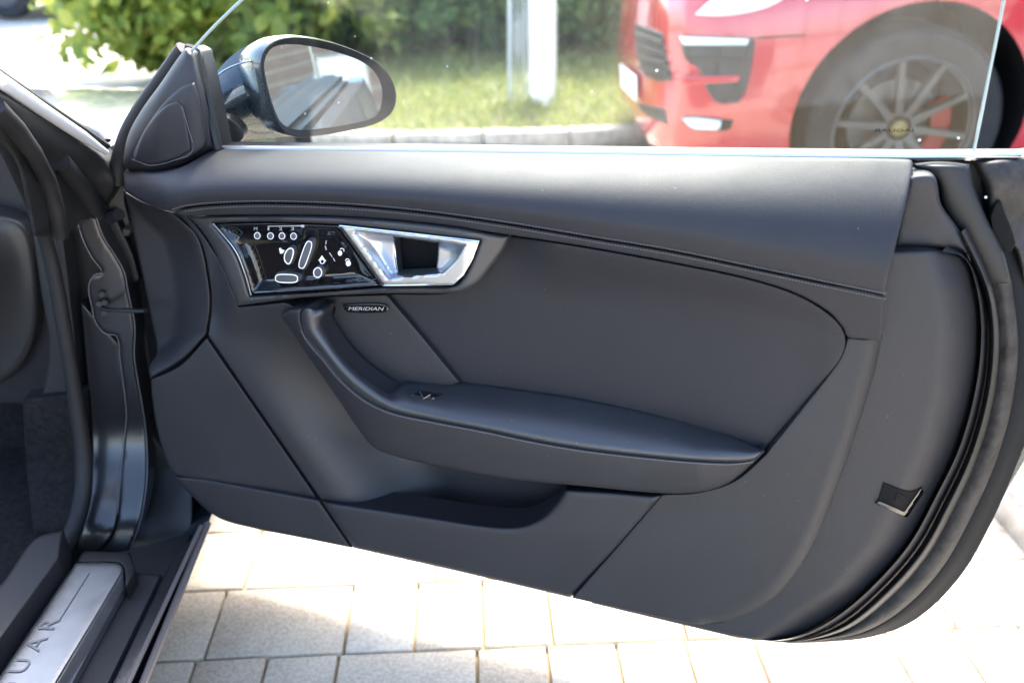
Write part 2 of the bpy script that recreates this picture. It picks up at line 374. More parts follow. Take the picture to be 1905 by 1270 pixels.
def sheet(name, grid, m, parent, thick=0., tdir=None, angle=45):
    """grid of 3-D points [rows][cols] -> surface, optionally given thickness along tdir."""
    G = np.asarray(grid, float); R, Cc = G.shape[:2]; V = list(G.reshape(-1, 3)); F = []
    for i in range(R-1):
        for j in range(Cc-1): F.append((i*Cc+j, i*Cc+j+1, (i+1)*Cc+j+1, (i+1)*Cc+j))
    if thick:
        n = len(V); V += [v+np.asarray(tdir)*thick for v in V]
        F += [tuple(n+k for k in reversed(f)) for f in list(F)]
        ring = [j for j in range(Cc)]+[i*Cc+Cc-1 for i in range(1, R)]+[(R-1)*Cc+j for j in range(Cc-2, -1, -1)]+[i*Cc for i in range(R-2, 0, -1)]
        for a, b in zip(ring, ring[1:]+ring[:1]): F.append((b, a, n+a, n+b))
    bm = bmesh.new(); vs = [bm.verts.new(v) for v in V]
    for f in F:
        try: bm.faces.new([vs[i] for i in f])
        except ValueError: pass
    return bm_obj(name, bm, m, parent, angle=angle)
def resamp(pts, n):
    pts = np.asarray(pts, float); s = np.concatenate([[0], np.cumsum(np.linalg.norm(np.diff(pts, axis=0), axis=1))])
    q = np.linspace(0, s[-1], n); return np.stack([np.interp(q, s, pts[:, k]) for k in range(pts.shape[1])], 1)
def curve3(pts, n):
    """smooth 3-D curve through points"""
    pts = np.asarray(pts, float); N = len(pts); out = []
    for i in range(N-1):
        p0, p1 = pts[i], pts[i+1]; t0 = (pts[min(i+1, N-1)]-pts[max(i-1, 0)])/2; t1 = (pts[min(i+2, N-1)]-pts[i])/2
        for s in np.linspace(0, 1, 10, endpoint=False):
            out.append((2*s**3-3*s*s+1)*p0+(s**3-2*s*s+s)*t0+(-2*s**3+3*s*s)*p1+(s**3-s*s)*t1)
    out.append(pts[-1]); return resamp(out, n)
def text_mesh(txt):
    c = bpy.data.curves.new('t', 'FONT'); c.body = txt; c.size = 1; c.resolution_u = 3
    o = bpy.data.objects.new('t', c); COL.objects.link(o); bpy.context.view_layer.update()
    me = bpy.data.meshes.new_from_object(o.evaluated_get(bpy.context.evaluated_depsgraph_get()))
    V = np.array([v.co[:2] for v in me.vertices]); F = [tuple(p.vertices) for p in me.polygons]
    bpy.data.objects.remove(o); bpy.data.curves.remove(c); bpy.data.meshes.remove(me)
    return V, F
def lettering(name, txt, fmap, m, parent):
    """fmap takes normalised u (0..1 along the word) and v (0..1 cap height) to world points"""
    V, F = text_mesh(txt); lo, hi = V.min(0), V.max(0); U = (V-lo)/(hi-lo)
    return mesh_obj(name, fmap(U[:, 0], U[:, 1]), F, m, parent, smooth=False)
def quadmap(p00, p10, p11, p01):
    a, b, c, d = [np.array(p, float) for p in (p00, p10, p11, p01)]
    return lambda u, v: ((1-u)*(1-v))[:, None]*a+(u*(1-v))[:, None]*b+(u*v)[:, None]*c+((1-u)*v)[:, None]*d
def stitches(name, line, off, m, parent, pitch=6, ln=4.2, wd=1.4, lift=.0012):
    pl = resamp(spline(line, closed=False), int(np.sum(np.linalg.norm(np.diff(spline(line, closed=False), axis=0), axis=1))/pitch)+1)
    V = []; F = []
    t = np.gradient(pl, axis=0); t /= np.linalg.norm(t, axis=1)[:, None]; n = np.stack([-t[:, 1], t[:, 0]], 1)
    for p, tt, q in zip(pl, t, n):
        c = [p-tt*ln/2-q*wd*.4, p+tt*ln/2-q*wd*.4, p+tt*ln/2+q*wd, p-tt*ln/2+q*wd, p-tt*ln/2*.7+q*.2, p+tt*ln/2*.7+q*.2]
        c = np.array(c); o = off(c[:, 0], c[:, 1]) if callable(off) else np.full(6, off)
        lf = np.array([.1, .1, .1, .1, 1, 1])*lift
        b = len(V); V += list(PD(c[:, 0], c[:, 1], o+lf)); F += [(b, b+1, b+5, b+4), (b+1, b+2, b+5), (b+2, b+3, b+4, b+5), (b+3, b, b+4)]
    return mesh_obj(name, V, F, m, parent)
def box(bm, c, s, rz=0., bev=0.):
    r = bmesh.ops.create_cube(bm, size=1., matrix=Matrix.Translation(c) @ Matrix.Rotation(rz, 4, 'Z') @ Matrix.Diagonal((*s, 1)))
    if bev:
        es = list({e for v in r['verts'] for e in v.link_edges}); bmesh.ops.bevel(bm, geom=es, offset=bev, segments=2, affect='EDGES', profile=.6)

# ================================================================== GROUND
CARH = math.radians(2.9)                                   # the car and the paving point slightly left of the view
CX = np.array([math.cos(CARH), math.sin(CARH), 0]); CY = np.array([-math.sin(CARH), math.cos(CARH), 0])
bm = bmesh.new(); bmesh.ops.create_grid(bm, x_segments=1, y_segments=1, size=300, matrix=Matrix.Translation((0, 0, -.03)))
tag(bm_obj('ground', bm, 'ground', smooth=False), kind='structure')
bm = bmesh.new(); bmesh.ops.create_grid(bm, x_segments=1, y_segments=1, size=.5, matrix=Matrix.Translation((.4, -.4, -.014)) @ Matrix.Rotation(CARH, 4, 'Z') @ Matrix.Diagonal((9, 9, 1, 1)))
pav = bm_obj('pavement', bm, 'sand', smooth=False); tag(pav, kind='structure')
ROW = .163; Y0 = PZ(np.array(520.), np.array(1092.), 0)[1]; X0 = PZ(np.array(495.), np.array(1106.), 0)[0]
def paver_mesh(l, seed):
    bm = bmesh.new(); box(bm, (0, 0, 0), (l-.006, ROW-.006, .05), bev=.0035)
    for v in bm.verts:
        if v.co.z > 0: v.co.z += .001*math.sin(seed*3.1+v.co.x*30)
    me = bpy.data.meshes.new('paver'); bmesh.ops.recalc_face_normals(bm, faces=bm.faces); bm.to_mesh(me); bm.free(); me.shade_smooth(); me.set_sharp_from_angle(angle=.6)
    me.materials.append(M[('paver', 'paver2', 'paver3')[seed % 3]]); return me
LENS = [.245, .125]
PM = {(l, s): paver_mesh(l, s) for l in LENS for s in range(3)}
cand = []
for r in range(-22, 22):
    ry = (r+.5)*ROW; x = -4.2+random.uniform(0, .2)
    if r == -1: x = -4.2+((0.)+4.2) % .245
    while x < 4.3:
        l = random.choices(LENS, (2, 3))[0]
        if r in (-1,) and -.01 < x < .5: l = .245 if x < .1 else .125
        c = np.array([X0, Y0, 0])+CX*(x+l/2)+CY*ry; cand.append((c, l, r)); x += l
bp_ = curve3([(2.2, 2.15, 0), (1.55, 1.98, 0), (1.15, 1.66, 0), (1.06, 1.34, 0), (1.2, .98, 0), (1.5, .6, 0), (1.9, .1, 0)], 60)[:, :2]
bv = np.array(list(map(tuple, bp_+np.array([.05, 0])))+[(4.5, .1), (4.5, 2.15)])
def pv_rank(c): return math.hypot((c[0]-.25)*1., (c[1]-1.0)*1.5)
_in = inside(np.array([k[0][:2] for k in cand]), bv)
ok = [k for k, q in zip(cand, _in) if k[0][1] < 4.1 and not q]
ok.sort(key=lambda k: pv_rank(k[0]))
for c, l, r in ok[:290]:
    o = bpy.data.objects.new('paver', PM[(l, random.randrange(3))]); COL.objects.link(o); o.parent = pav
    o.location = (c[0], c[1], -.0255+random.uniform(-.0018, .0012)); o.rotation_euler = (random.uniform(-.004, .004), random.uniform(-.004, .004), CARH+random.uniform(-.006, .006))
bm = bmesh.new()
for c, l, r in ok[290:]: box(bm, (c[0], c[1], -.0255+random.uniform(-.002, .001)), (l-.007, ROW-.007, .05), CARH)
o = bm_obj('paver_field', bm, 'paver', pav, smooth=False); tag(o, kind='stuff')

# kerb of the far verge: stones along a line that bends away behind the red car
def stone_run(name, path, width, height, n, parent, m='stone', z0=-.02, gap=.008):
    pl = resamp(path, n+1)
    for i in range(n):
        a, b = pl[i], pl[i+1]; d = (b-a)/np.linalg.norm(b-a); c = (a+b)/2; L = np.linalg.norm(b-a)-gap
        bm = bmesh.new(); box(bm, (0, 0, 0), (L, width, height), bev=.012)
        for v in bm.verts: v.co += Vector((random.uniform(-1, 1), random.uniform(-1, 1), random.uniform(-1, 1)))*.002
        o = bm_obj(name, bm, m, parent); o.location = (c[0], c[1], z0+height/2); o.rotation_euler = (0, 0, math.atan2(d[1], d[0]))
kroot = bpy.data.objects.new('kerb', None); COL.objects.link(kroot); tag(kroot, kind='structure')
kp = [(-1.9, 4.75), (-1.35, 4.38), (-.8, 4.27), (0, 4.31), (.8, 4.43), (1.08, 4.72), (1.2, 5.2), (1.4, 5.9), (2.4, 6.5), (6, 7.2)]
kline = curve3([(*p, 0) for p in kp], 80)[:, :2]
stone_run('kerb_stone', kline, .10, .092, 20, kroot)

# verge soil mound and grass
def in_verge(p):
    return inside(p, np.array(list(map(tuple, kline))+[(6, 12), (-3.4, 12), (-2.4, 6.2)]))
gv = np.array(list(map(tuple, kline+np.array([0, .06])))+[(6, 12), (-3.4, 12), (-2.4, 6.2)])
vo, eo, fo, *_ = delaunay_2d_cdt([Vector(p) for p in gv], [(i, (i+1) % len(gv)) for i in range(len(gv))], [], 1, 1e-5)
tag(mesh_obj('verge', [(v.x, v.y, .05) for v in vo], fo, 'soil', smooth=False), kind='structure')
def blades(name, pts, hmin, hmax, wid, m, lean=.5, z=0.):
    n = len(pts); h = rng.uniform(hmin, hmax, n); a = rng.uniform(0, 2*math.pi, n); dx = np.stack([np.cos(a), np.sin(a), 0*a], 1)
    base = np.column_stack([pts, np.full(n, z)]); ld = rng.normal(0, lean, (n, 2))*h[:, None]
    tip = base+np.column_stack([ld, h]); mid = base+np.column_stack([ld*.35, h*.6])
    V = np.empty((n*5, 3)); V[0::5] = base-dx*wid; V[1::5] = base+dx*wid; V[2::5] = mid+dx*wid*.7; V[3::5] = mid-dx*wid*.7; V[4::5] = tip
    i = np.arange(n)*5; F = [(k, k+1, k+2, k+3) for k in i]+[(k+3, k+2, k+4) for k in i]
    return mesh_obj(name, V, F, m, smooth=False)
p = np.column_stack([rng.uniform(-3.2, 3.2, 66000), rng.uniform(4.2, 8.6, 66000)]); p = p[in_verge(p)]
keep = rng.uniform(0, 1, len(p)) < np.clip(1.25-(p[:, 1]-4.6)*.2, .25, 1); p = p[keep]
tag(blades('grass', p, .03, .10, .004, 'grass', .6, .045), 'dry yellow-green grass on the verge behind the kerb', 'grass', kind='stuff')

# planted bed with kerb stones at the right, close to the door
broot = bpy.data.objects.new('bed_kerb', None); COL.objects.link(broot); tag(broot, kind='structure')
stone_run('kerb_stone', bp_, .09, .11, 9, broot)
vo, eo, fo, *_ = delaunay_2d_cdt([Vector(p) for p in bv], [(i, (i+1) % len(bv)) for i in range(len(bv))], [], 1, 1e-5)
tag(mesh_obj('planting_bed', [(v.x, v.y, .055) for v in vo], fo, 'soil', smooth=False), kind='structure')
p = np.column_stack([rng.uniform(1.0, 2.6, 9000), rng.uniform(.2, 2.2, 9000)]); p = p[inside(p, bv)]
tag(blades('grass', p, .03, .11, .0025, 'grass', .5, .05), 'grass tufts in the bed behind the door edge', 'grass', kind='stuff')
# dry litter along that kerb
V = []; F = []
for k in range(1500):
    c = bp_[random.randrange(60)]+np.array([-abs(random.gauss(0, .22))-.05, random.gauss(0, .08)]); s = random.uniform(.003, .011); a = random.uniform(0, 6.3)
    e = np.array([math.cos(a), math.sin(a), random.uniform(-.2, .2)])*s; f = np.array([-math.sin(a), math.cos(a), random.uniform(-.3, .3)])*s*.5
    q = np.array([c[0], c[1], .004+s*.3]); b = len(V); V += [q-e, q-f, q+e, q+f]; F.append((b, b+1, b+2, b+3))
tag(mesh_obj('leaf_litter', V, F, 'litter', smooth=False), 'dry leaf bits scattered on the paving by the bed kerb', 'litter', kind='stuff')

# ================================================================== SHRUBS
def shrub(loc, rx, ry, h, n, leaf, m, label, group, seed, zmin=.12, dens=1.0):
    rs = np.random.default_rng(seed)
    root = empty('shrub', (loc[0], loc[1], .05), label, 'shrub', group)
    # stems
    tips = []; bm = bmesh.new(); VV = []; FF = []
    nst = 9
    for k in range(nst):
        a = 2*math.pi*k/nst+rs.uniform(-.3, .3); q = rs.uniform(.3, .85); top = np.array([loc[0]+math.cos(a)*rx*q, loc[1]+math.sin(a)*ry*q, h*rs.uniform(.55, .95)])
        b = np.array([loc[0]+math.cos(a)*.06, loc[1]+math.sin(a)*.06, .05]); mid = b*.5+top*.5+np.array([0, 0, .12*h])
        path = curve3([b, mid, top], 9); rad = np.linspace(.014, .003, 9); base = len(VV)
        t = np.gradient(path, axis=0); t /= np.linalg.norm(t, axis=1)[:, None]
        for i in range(9):
            u = np.cross(t[i], [.3, .9, .1]); u /= np.linalg.norm(u); w_ = np.cross(u, t[i])
            for s in range(5): th = s*2*math.pi/5; VV.append(path[i]+rad[i]*(math.cos(th)*u+math.sin(th)*w_))
        for i in range(8):
            for s in range(5): FF.append((base+i*5+s, base+i*5+(s+1) % 5, base+i*5+5+(s+1) % 5, base+i*5+5+s))
    mesh_obj('stem', VV, FF, 'bark', root)
    # clumps of leaves
    nc = max(30, int(n/75)); cl = []
    while len(cl) < nc:
        v = rs.normal(size=3); v /= np.linalg.norm(v); rr = rs.uniform(.35, 1.)**.5*rs.uniform(.85, 1.1)
        c = np.array([loc[0]+v[0]*rx*rr, loc[1]+v[1]*ry*rr, h*.5+v[2]*h*.5*rr])
        if c[2] > zmin: cl.append(c)
    cl = np.array(cl); idx = rs.integers(0, nc, n); size = rs.uniform(.09, .2, nc)*min(1, rx*1.2)
    P_ = cl[idx]+rs.normal(size=(n, 3))*size[idx][:, None]*.62; P_[:, 2] = np.maximum(P_[:, 2], zmin*.6)
    out = P_-np.array([loc[0], loc[1], h*.45]); out /= np.linalg.norm(out, axis=1)[:, None]+1e-6
    nrm = out*.6+rs.normal(size=(n, 3))*.55+np.array([0, 0, .45]); nrm /= np.linalg.norm(nrm, axis=1)[:, None]
    ax = np.cross(nrm, rs.normal(size=(n, 3))); ax /= np.linalg.norm(ax, axis=1)[:, None]; bx = np.cross(nrm, ax)
    L = leaf*rs.uniform(.4, 1.35, n)[:, None]; Wd = L*.27
    V = np.empty((n*6, 3)); V[0::6] = P_-ax*L*.5; V[1::6] = P_-ax*L*.12+bx*Wd+nrm*L*.06; V[2::6] = P_+ax*L*.2+bx*Wd*.85+nrm*L*.06
    V[3::6] = P_+ax*L*.55-nrm*L*.1; V[4::6] = P_+ax*L*.2-bx*Wd*.85+nrm*L*.06; V[5::6] = P_-ax*L*.12-bx*Wd+nrm*L*.06
    i = np.arange(n)*6; F = [(k, k+1, k+2, k+3) for k in i]+[(k, k+3, k+4, k+5) for k in i]
    mesh_obj('crown', V, F, m, root, smooth=False)
    return root
shrub((-2.1, 6.15), 1.15, .85, 1.2, 8500, .12, 'leaf_y', 'yellow-green broad-leaved shrub hanging over the drive beside the hedge', None, 1, .12)
shrub((-1.4, 7.0), .8, .75, 1.25, 5200, .13, 'leaf_g', 'dark green hedge shrub behind the wing mirror', None, 2, .1)
shrub((-.42, 7.05), .8, .75, 1.25, 5200, .13, 'leaf_g', 'green hedge shrub between the wing mirror and the white banner', None, 3, .1)
shrub((.75, 7.15), .75, .75, 1.25, 5200, .12, 'leaf_g', 'dark green hedge shrub between the white banner and the red car', None, 4, .1)
shrub((2.0, 8.0), .9, .8, 1.5, 8000, .11, 'leaf_g', 'dark green hedge shrub standing behind the bonnet of the red car', None, 5, .1)

# ================================================================== BACKGROUND THINGS
# white banner cloth hanging in folds from a thin pole, standing in the verge
YB = 5.0
ban = empty('banner', tuple(PY(np.array(990.), np.array(232.), YB)), 'white cloth banner hanging in folds on a thin pole in the grass', 'banner')
def folds(name, xs_, dp_, m, ybot, pin):
    rows = []
    for k, t in enumerate(np.linspace(-1.3, 1, 24)):
        yb = ybot*.5+ybot*.5*t
        rows.append([PY(np.array(990+(x-990)*(1-pin*max(0, t))), np.array(yb+2*math.sin(x*.15)), YB+d*(.8+.35*math.sin(k*.45+x*.03))) for x, d in zip(xs_, dp_)])
    return sheet(name, rows, m, ban, angle=80)
folds('cloth', [984, 987, 991, 996, 1001, 1005, 1010, 1016, 1022, 1028, 1032, 1035], [.02, .05, .055, .04, -.02, -.05, -.065, -.07, -.06, -.04, 0, .04], 'cloth', 236, .06)
folds('film', [949, 953, 957, 962, 968, 972, 976, 980, 984], [0, -.03, -.035, .0, .03, .02, -.03, -.02, .02], 'film', 230, .03)
tube('pole', [PY(np.array(947.), np.array(236.), YB+.03), PY(np.array(947.), np.array(-220.), YB+.03)], .009, 'cloth', ban)

# low strip of green along the far side of the drive
bm = bmesh.new(); bmesh.ops.create_grid(bm, x_segments=1, y_segments=1, size=.5, matrix=Matrix.Translation((-3.6, 10.3, .02)) @ Matrix.Diagonal((3.0, 1.7, 1, 1)))
tag(bm_obj('verge', bm, 'soil', smooth=False), kind='structure')
p = np.column_stack([rng.uniform(-5.1, -2.1, 9000), rng.uniform(9.45, 11.1, 9000)])
tag(blades('ground_cover', p, .05, .2, .012, 'grass', .5, .02), 'low green plants along the far side of the drive', 'plants', kind='stuff')

# far parked car at the end of the drive, only its rear wheel and sill come into view
fc = empty('parked_car', (-6.75, 10.0, 0), 'dark grey car parked at the far side of the drive', 'car')
def lathe(name, prof, axis_o, ax, m, parent, n=40):
    ax = np.array(ax, float)/np.linalg.norm(ax); u = np.cross(ax, [0, 0, 1.]); u /= np.linalg.norm(u); v = np.cross(u, ax); V = []; F = []
    for (r, z) in prof:
        for k in range(n): th = 2*math.pi*k/n; V.append(np.array(axis_o)+ax*z+r*(math.cos(th)*u+math.sin(th)*v))
    for i in range(len(prof)-1):
        for k in range(n): F.append((i*n+k, i*n+(k+1) % n, (i+1)*n+(k+1) % n, (i+1)*n+k))
    bm = bmesh.new(); vs = [bm.verts.new(q) for q in V]
    for f in F: bm.faces.new([vs[i] for i in f])
    bmesh.ops.remove_doubles(bm, verts=bm.verts, dist=1e-5)
    return bm_obj(name, bm, m, parent, angle=35)
def simple_car(root, o, d, L, W_, m):
    d = np.array([*d, 0.])/np.linalg.norm(d); s = np.array([-d[1], d[0], 0]); o = np.array([*o, 0.])
    prof = [(-.5, .32), (-.5, .75), (-.46, .95), (-.36, 1.0), (-.26, 1.35), (-.1, 1.45), (.1, 1.42), (.25, .98), (.42, .88), (.5, .7), (.5, .3)]
    rows = []
    for k, q in enumerate(np.linspace(-1, 1, 9)):
        sh = 1-.04*q*q; rows.append([o+d*x*L*sh+s*q*W_/2*(1-.12*max(0, (z-.9))*2)+np.array([0, 0, z]) for x, z in prof])
    sheet('body', rows, m, root)
    sidep = []
    for sg in (-1, 1):
        vs = [o+d*x*L*.96+s*sg*W_/2*(1-.12*max(0, (z-.9))*2)*.999+np.array([0, 0, z]) for x, z in prof]
        mesh_obj('side_panel', vs, [tuple(range(len(vs)))], m, root, smooth=False)
        for ex in (-.31, .31):
            c = o+d*ex*L+s*sg*(W_/2-.09)+np.array([0, 0, .32])
            wl = lathe('wheel', [(.2, -.1), (.3, -.1), (.325, -.06), (.325, .06), (.3, .1), (.2, .1)], c, s*sg, 'tyre', root, 32)
            lathe('rim', [(0, .07), (.06, .09), (.17, .07), (.2, .1), (.21, .09)], c, s*sg, 'rim', wl, 32)
simple_car(fc, (-6.75, 10.0), (1, .05), 4.3, 1.75, 'greycar')

# brick building off to the right, seen in the wing mirror
bb = empty('brick_building', (9.5, -2.5, 0), 'brown brick building with pale bands and a white board, seen in the wing mirror', 'building')
bm = bmesh.new(); box(bm, (10.5, -2.5, 1.9), (3.0, 11, 3.86)); bm_obj('wall', bm, 'brick', bb, smooth=False)
for z in (.32, .56, .80, 1.04, 1.28, 1.9, 2.6, 3.2):
    bm = bmesh.new(); box(bm, (8.985, -2.5, z), (.035, 11.04, .02)); bm_obj('band', bm, 'stone', bb, smooth=False)
bm = bmesh.new(); box(bm, (8.93, -2.42, .72), (.06, .62, .56)); bd = bm_obj('board', bm, 'wallwhite', bb, smooth=False)
bm = bmesh.new(); box(bm, (10.5, -2.5, 3.9), (3.3, 11.3, .14)); bm_obj('roof', bm, 'greycar', bb, smooth=False)
bm = bmesh.new(); box(bm, (8.965, -4.6, 1.2), (.09, 1.2, 1.3)); wd = bm_obj('window', bm, 'wallwhite', bb, smooth=False)
bm = bmesh.new(); box(bm, (8.915, -4.6, 1.2), (.03, 1.06, 1.16)); bm_obj('pane', bm, 'darkglass', wd, smooth=False)

# ================================================================== RED CAR
rc = empty('red_car', (2.9, 4.3, 0), 'bright red sport utility car parked beyond the open door', 'car')
S = .97
WH = PY(np.array(1655.), np.array(229.), 3.22); RZ = math.pi+math.radians(1)        # nose points to the left, turned a little to us
ax_l = np.array([math.cos(RZ), math.sin(RZ), 0]); ax_s = np.array([math.sin(RZ), -math.cos(RZ), 0])  # forward, towards the camera side
if ax_s[1] > 0: ax_s = -ax_s
OR = WH - ax_s*.80*S; OR[2] = 0
WZ = WH[2]
def RW(x, y, z): return OR + ax_l*x*S + ax_s*y*S + np.array([0, 0, z*S*(WZ/(.37*S))])
# half sections: x, list of (y, z) from the sill round to the bonnet centre
sec = [(.955, [(0, .30), (.25, .30), (.38, .33), (.44, .45), (.44, .60), (.40, .72), (.30, .77), (.15, .785), (0, .79)]),
       (.93, [(0, .22), (.45, .22), (.60, .26), (.64, .42), (.63, .62), (.57, .77), (.42, .825), (.2, .84), (0, .845)]),
       (.86, [(0, .19), (.58, .19), (.74, .24), (.78, .42), (.77, .64), (.72, .80), (.56, .865), (.25, .885), (0, .89)]),
       (.74, [(0, .18), (.68, .18), (.84, .23), (.875, .42), (.865, .65), (.82, .83), (.66, .90), (.3, .92), (0, .925)]),
       (.55, [(0, .18), (.74, .18), (.90, .23), (.925, .42), (.92, .66), (.88, .87), (.74, .945), (.35, .955), (0, .96)]),
       (.30, [(0, .18), (.76, .18), (.925, .24), (.95, .42), (.952, .68), (.915, .91), (.78, .985), (.38, .985), (0, .99)]),
       (0, [(0, .18), (.78, .18), (.935, .25), (.962, .43), (.965, .70), (.93, .95), (.80, 1.02), (.4, 1.01), (0, 1.015)]),
       (-.35, [(0, .18), (.78, .18), (.925, .26), (.955, .44), (.958, .72), (.93, .97), (.80, 1.04), (.4, 1.03), (0, 1.035)]),
       (-.75, [(0, .18), (.78, .18), (.915, .27), (.935, .45), (.945, .74), (.925, .97), (.80, 1.05), (.4, 1.06), (0, 1.07)]),
       (-1.6, [(0, .18), (.78, .18), (.91, .28), (.93, .46), (.945, .76), (.93, .98), (.80, 1.04), (.4, 1.05), (0, 1.05)]),
       (-2.4, [(0, .18), (.78, .18), (.92, .28), (.95, .46), (.965, .78), (.945, 1.0), (.80, 1.06), (.4, 1.07), (0, 1.07)]),
       (-2.9, [(0, .2), (.78, .2), (.93, .28), (.965, .46), (.975, .80), (.94, 1.02), (.80, 1.07), (.4, 1.08), (0, 1.08)]),
       (-3.5, [(0, .3), (.72, .3), (.85, .34), (.9, .48), (.9, .80), (.86, 1.0), (.74, 1.05), (.4, 1.06), (0, 1.06)]),
       (-3.75, [(0, .42), (.5, .42), (.62, .45), (.66, .55), (.66, .80), (.62, .92), (.5, .97), (.3, .98), (0, .98)])]
NS = 28
xs = np.array([s[0] for s in sec]); prof = np.array([curve3([(y, z, 0) for y, z in s[1]], NS)[:, :2] for s in sec])
xq = np.concatenate([np.linspace(.955, .86, 7)[:-1], np.linspace(.86, .3, 11)[:-1], np.linspace(.3, -.75, 16)[:-1], np.linspace(-.75, -3.75, 22)])
def hinterp(xq, xs, A):
    o = np.argsort(xs); xs = xs[o]; A = A[o]; i = np.clip(np.searchsorted(xs, xq)-1, 0, len(xs)-2); h = xs[i+1]-xs[i]; t = (xq-xs[i])/h
    m_ = np.gradient(A, xs, axis=0); t_ = t.reshape(-1, *([1]*(A.ndim-1))); h_ = h.reshape(-1, *([1]*(A.ndim-1)))
    return (2*t_**3-3*t_**2+1)*A[i]+(t_**3-2*t_**2+t_)*h_*m_[i]+(-2*t_**3+3*t_**2)*A[i+1]+(t_**3-t_**2)*h_*m_[i+1]
PR = np.stack([np.stack([np.interp(xq, xs[::-1], prof[::-1, k, c]) for c in range(2)], -1) for k in range(NS)], 1)
def loft_solid(name, xq, PR, world, m, parent):
    n = PR.shape[1]; ring = 2*n-2; V = []; F = []
    for i, x in enumerate(xq):
        half = PR[i]; pts = [(y, z) for y, z in half]+[(-y, z) for y, z in half[-2:0:-1]]
        V += [world(x, y, z) for y, z in pts]
    for i in range(len(xq)-1):
        for k in range(ring): F.append((i*ring+k, i*ring+(k+1) % ring, (i+1)*ring+(k+1) % ring, (i+1)*ring+k))
    F += [tuple(range(ring)), tuple((len(xq)-1)*ring+k for k in range(ring-1, -1, -1))]
    bm = bmesh.new(); vs = [bm.verts.new(q) for q in V]
    for f in F: bm.faces.new([vs[i] for i in f])
    return bm_obj(name, bm, m, parent, angle=45)
def cut(o, cutters):
    for c in cutters:
        md = o.modifiers.new('b', 'BOOLEAN'); md.operation = 'DIFFERENCE'; md.object = c; md.solver = 'EXACT'; md.material_mode = 'TRANSFER'
    bpy.context.view_layer.update()
    me = bpy.data.meshes.new_from_object(o.evaluated_get(bpy.context.evaluated_depsgraph_get()))
    o.modifiers.clear(); old = o.data; o.data = me; bpy.data.meshes.remove(old)
    for c in cutters: bpy.data.objects.remove(c)
    o.data.shade_smooth(); o.data.set_sharp_from_angle(angle=math.radians(35))
def cyl_obj(c, ax, r, L, n=56):
    bm = bmesh.new(); q = Vector(ax).to_track_quat('Z', 'Y').to_matrix().to_4x4()
    bmesh.ops.create_cone(bm, cap_ends=True, segments=n, radius1=r, radius2=r, depth=L, matrix=Matrix.Translation(Vector(c)) @ q)
    return bm_obj('cutter', bm, 'blackpl', None, smooth=False)
rbody = loft_solid('body', xq, PR, RW, 'red', rc)
cutters = []
for x in (0, -2.807):
    for sg in (1, -1): cutters.append(cyl_obj(RW(x, sg*.82, .395), ax_s, .455*S, .62*S))
cut(rbody, cutters)
dg = bpy.context.evaluated_depsgraph_get(); bpy.context.view_layer.update()
rb_bvh = BVHTree.FromPolygons([v.co[:] for v in rbody.data.vertices], [tuple(p_.vertices) for p_ in rbody.data.polygons])
def PR_(px, py, off):                 # a pixel's ray carried to the red car's skin, raised by off
    d = rays(px, py); out = np.empty(d.shape); off = np.broadcast_to(off, (len(d),))
    last = None
    for i in range(len(d)):
        dv = Vector(d[i]).normalized(); h = rb_bvh.ray_cast(Vector(CAMP), dv)
        if h[0] is None or h[3] > 6:
            q = rb_bvh.find_nearest(Vector(CAMP)+dv*(last or 3.9)); p_ = np.array(q[0]); nrm = np.array(q[1])
        else: p_ = np.array(h[0]); nrm = np.array(h[1]); last = h[3]
        if nrm@(CAMP-p_) < 0: nrm = -nrm
        out[i] = p_+nrm*off[i]
    return out
def rp(name, outl, off, m, parent=rc, step=7, r=3, rz=.004, back=.012):
    return patch(name, outl, off, m, parent, step=step, r=r, rz=rz, back=back, P=PR_, backdir=(0, 1, 0), inset=0)
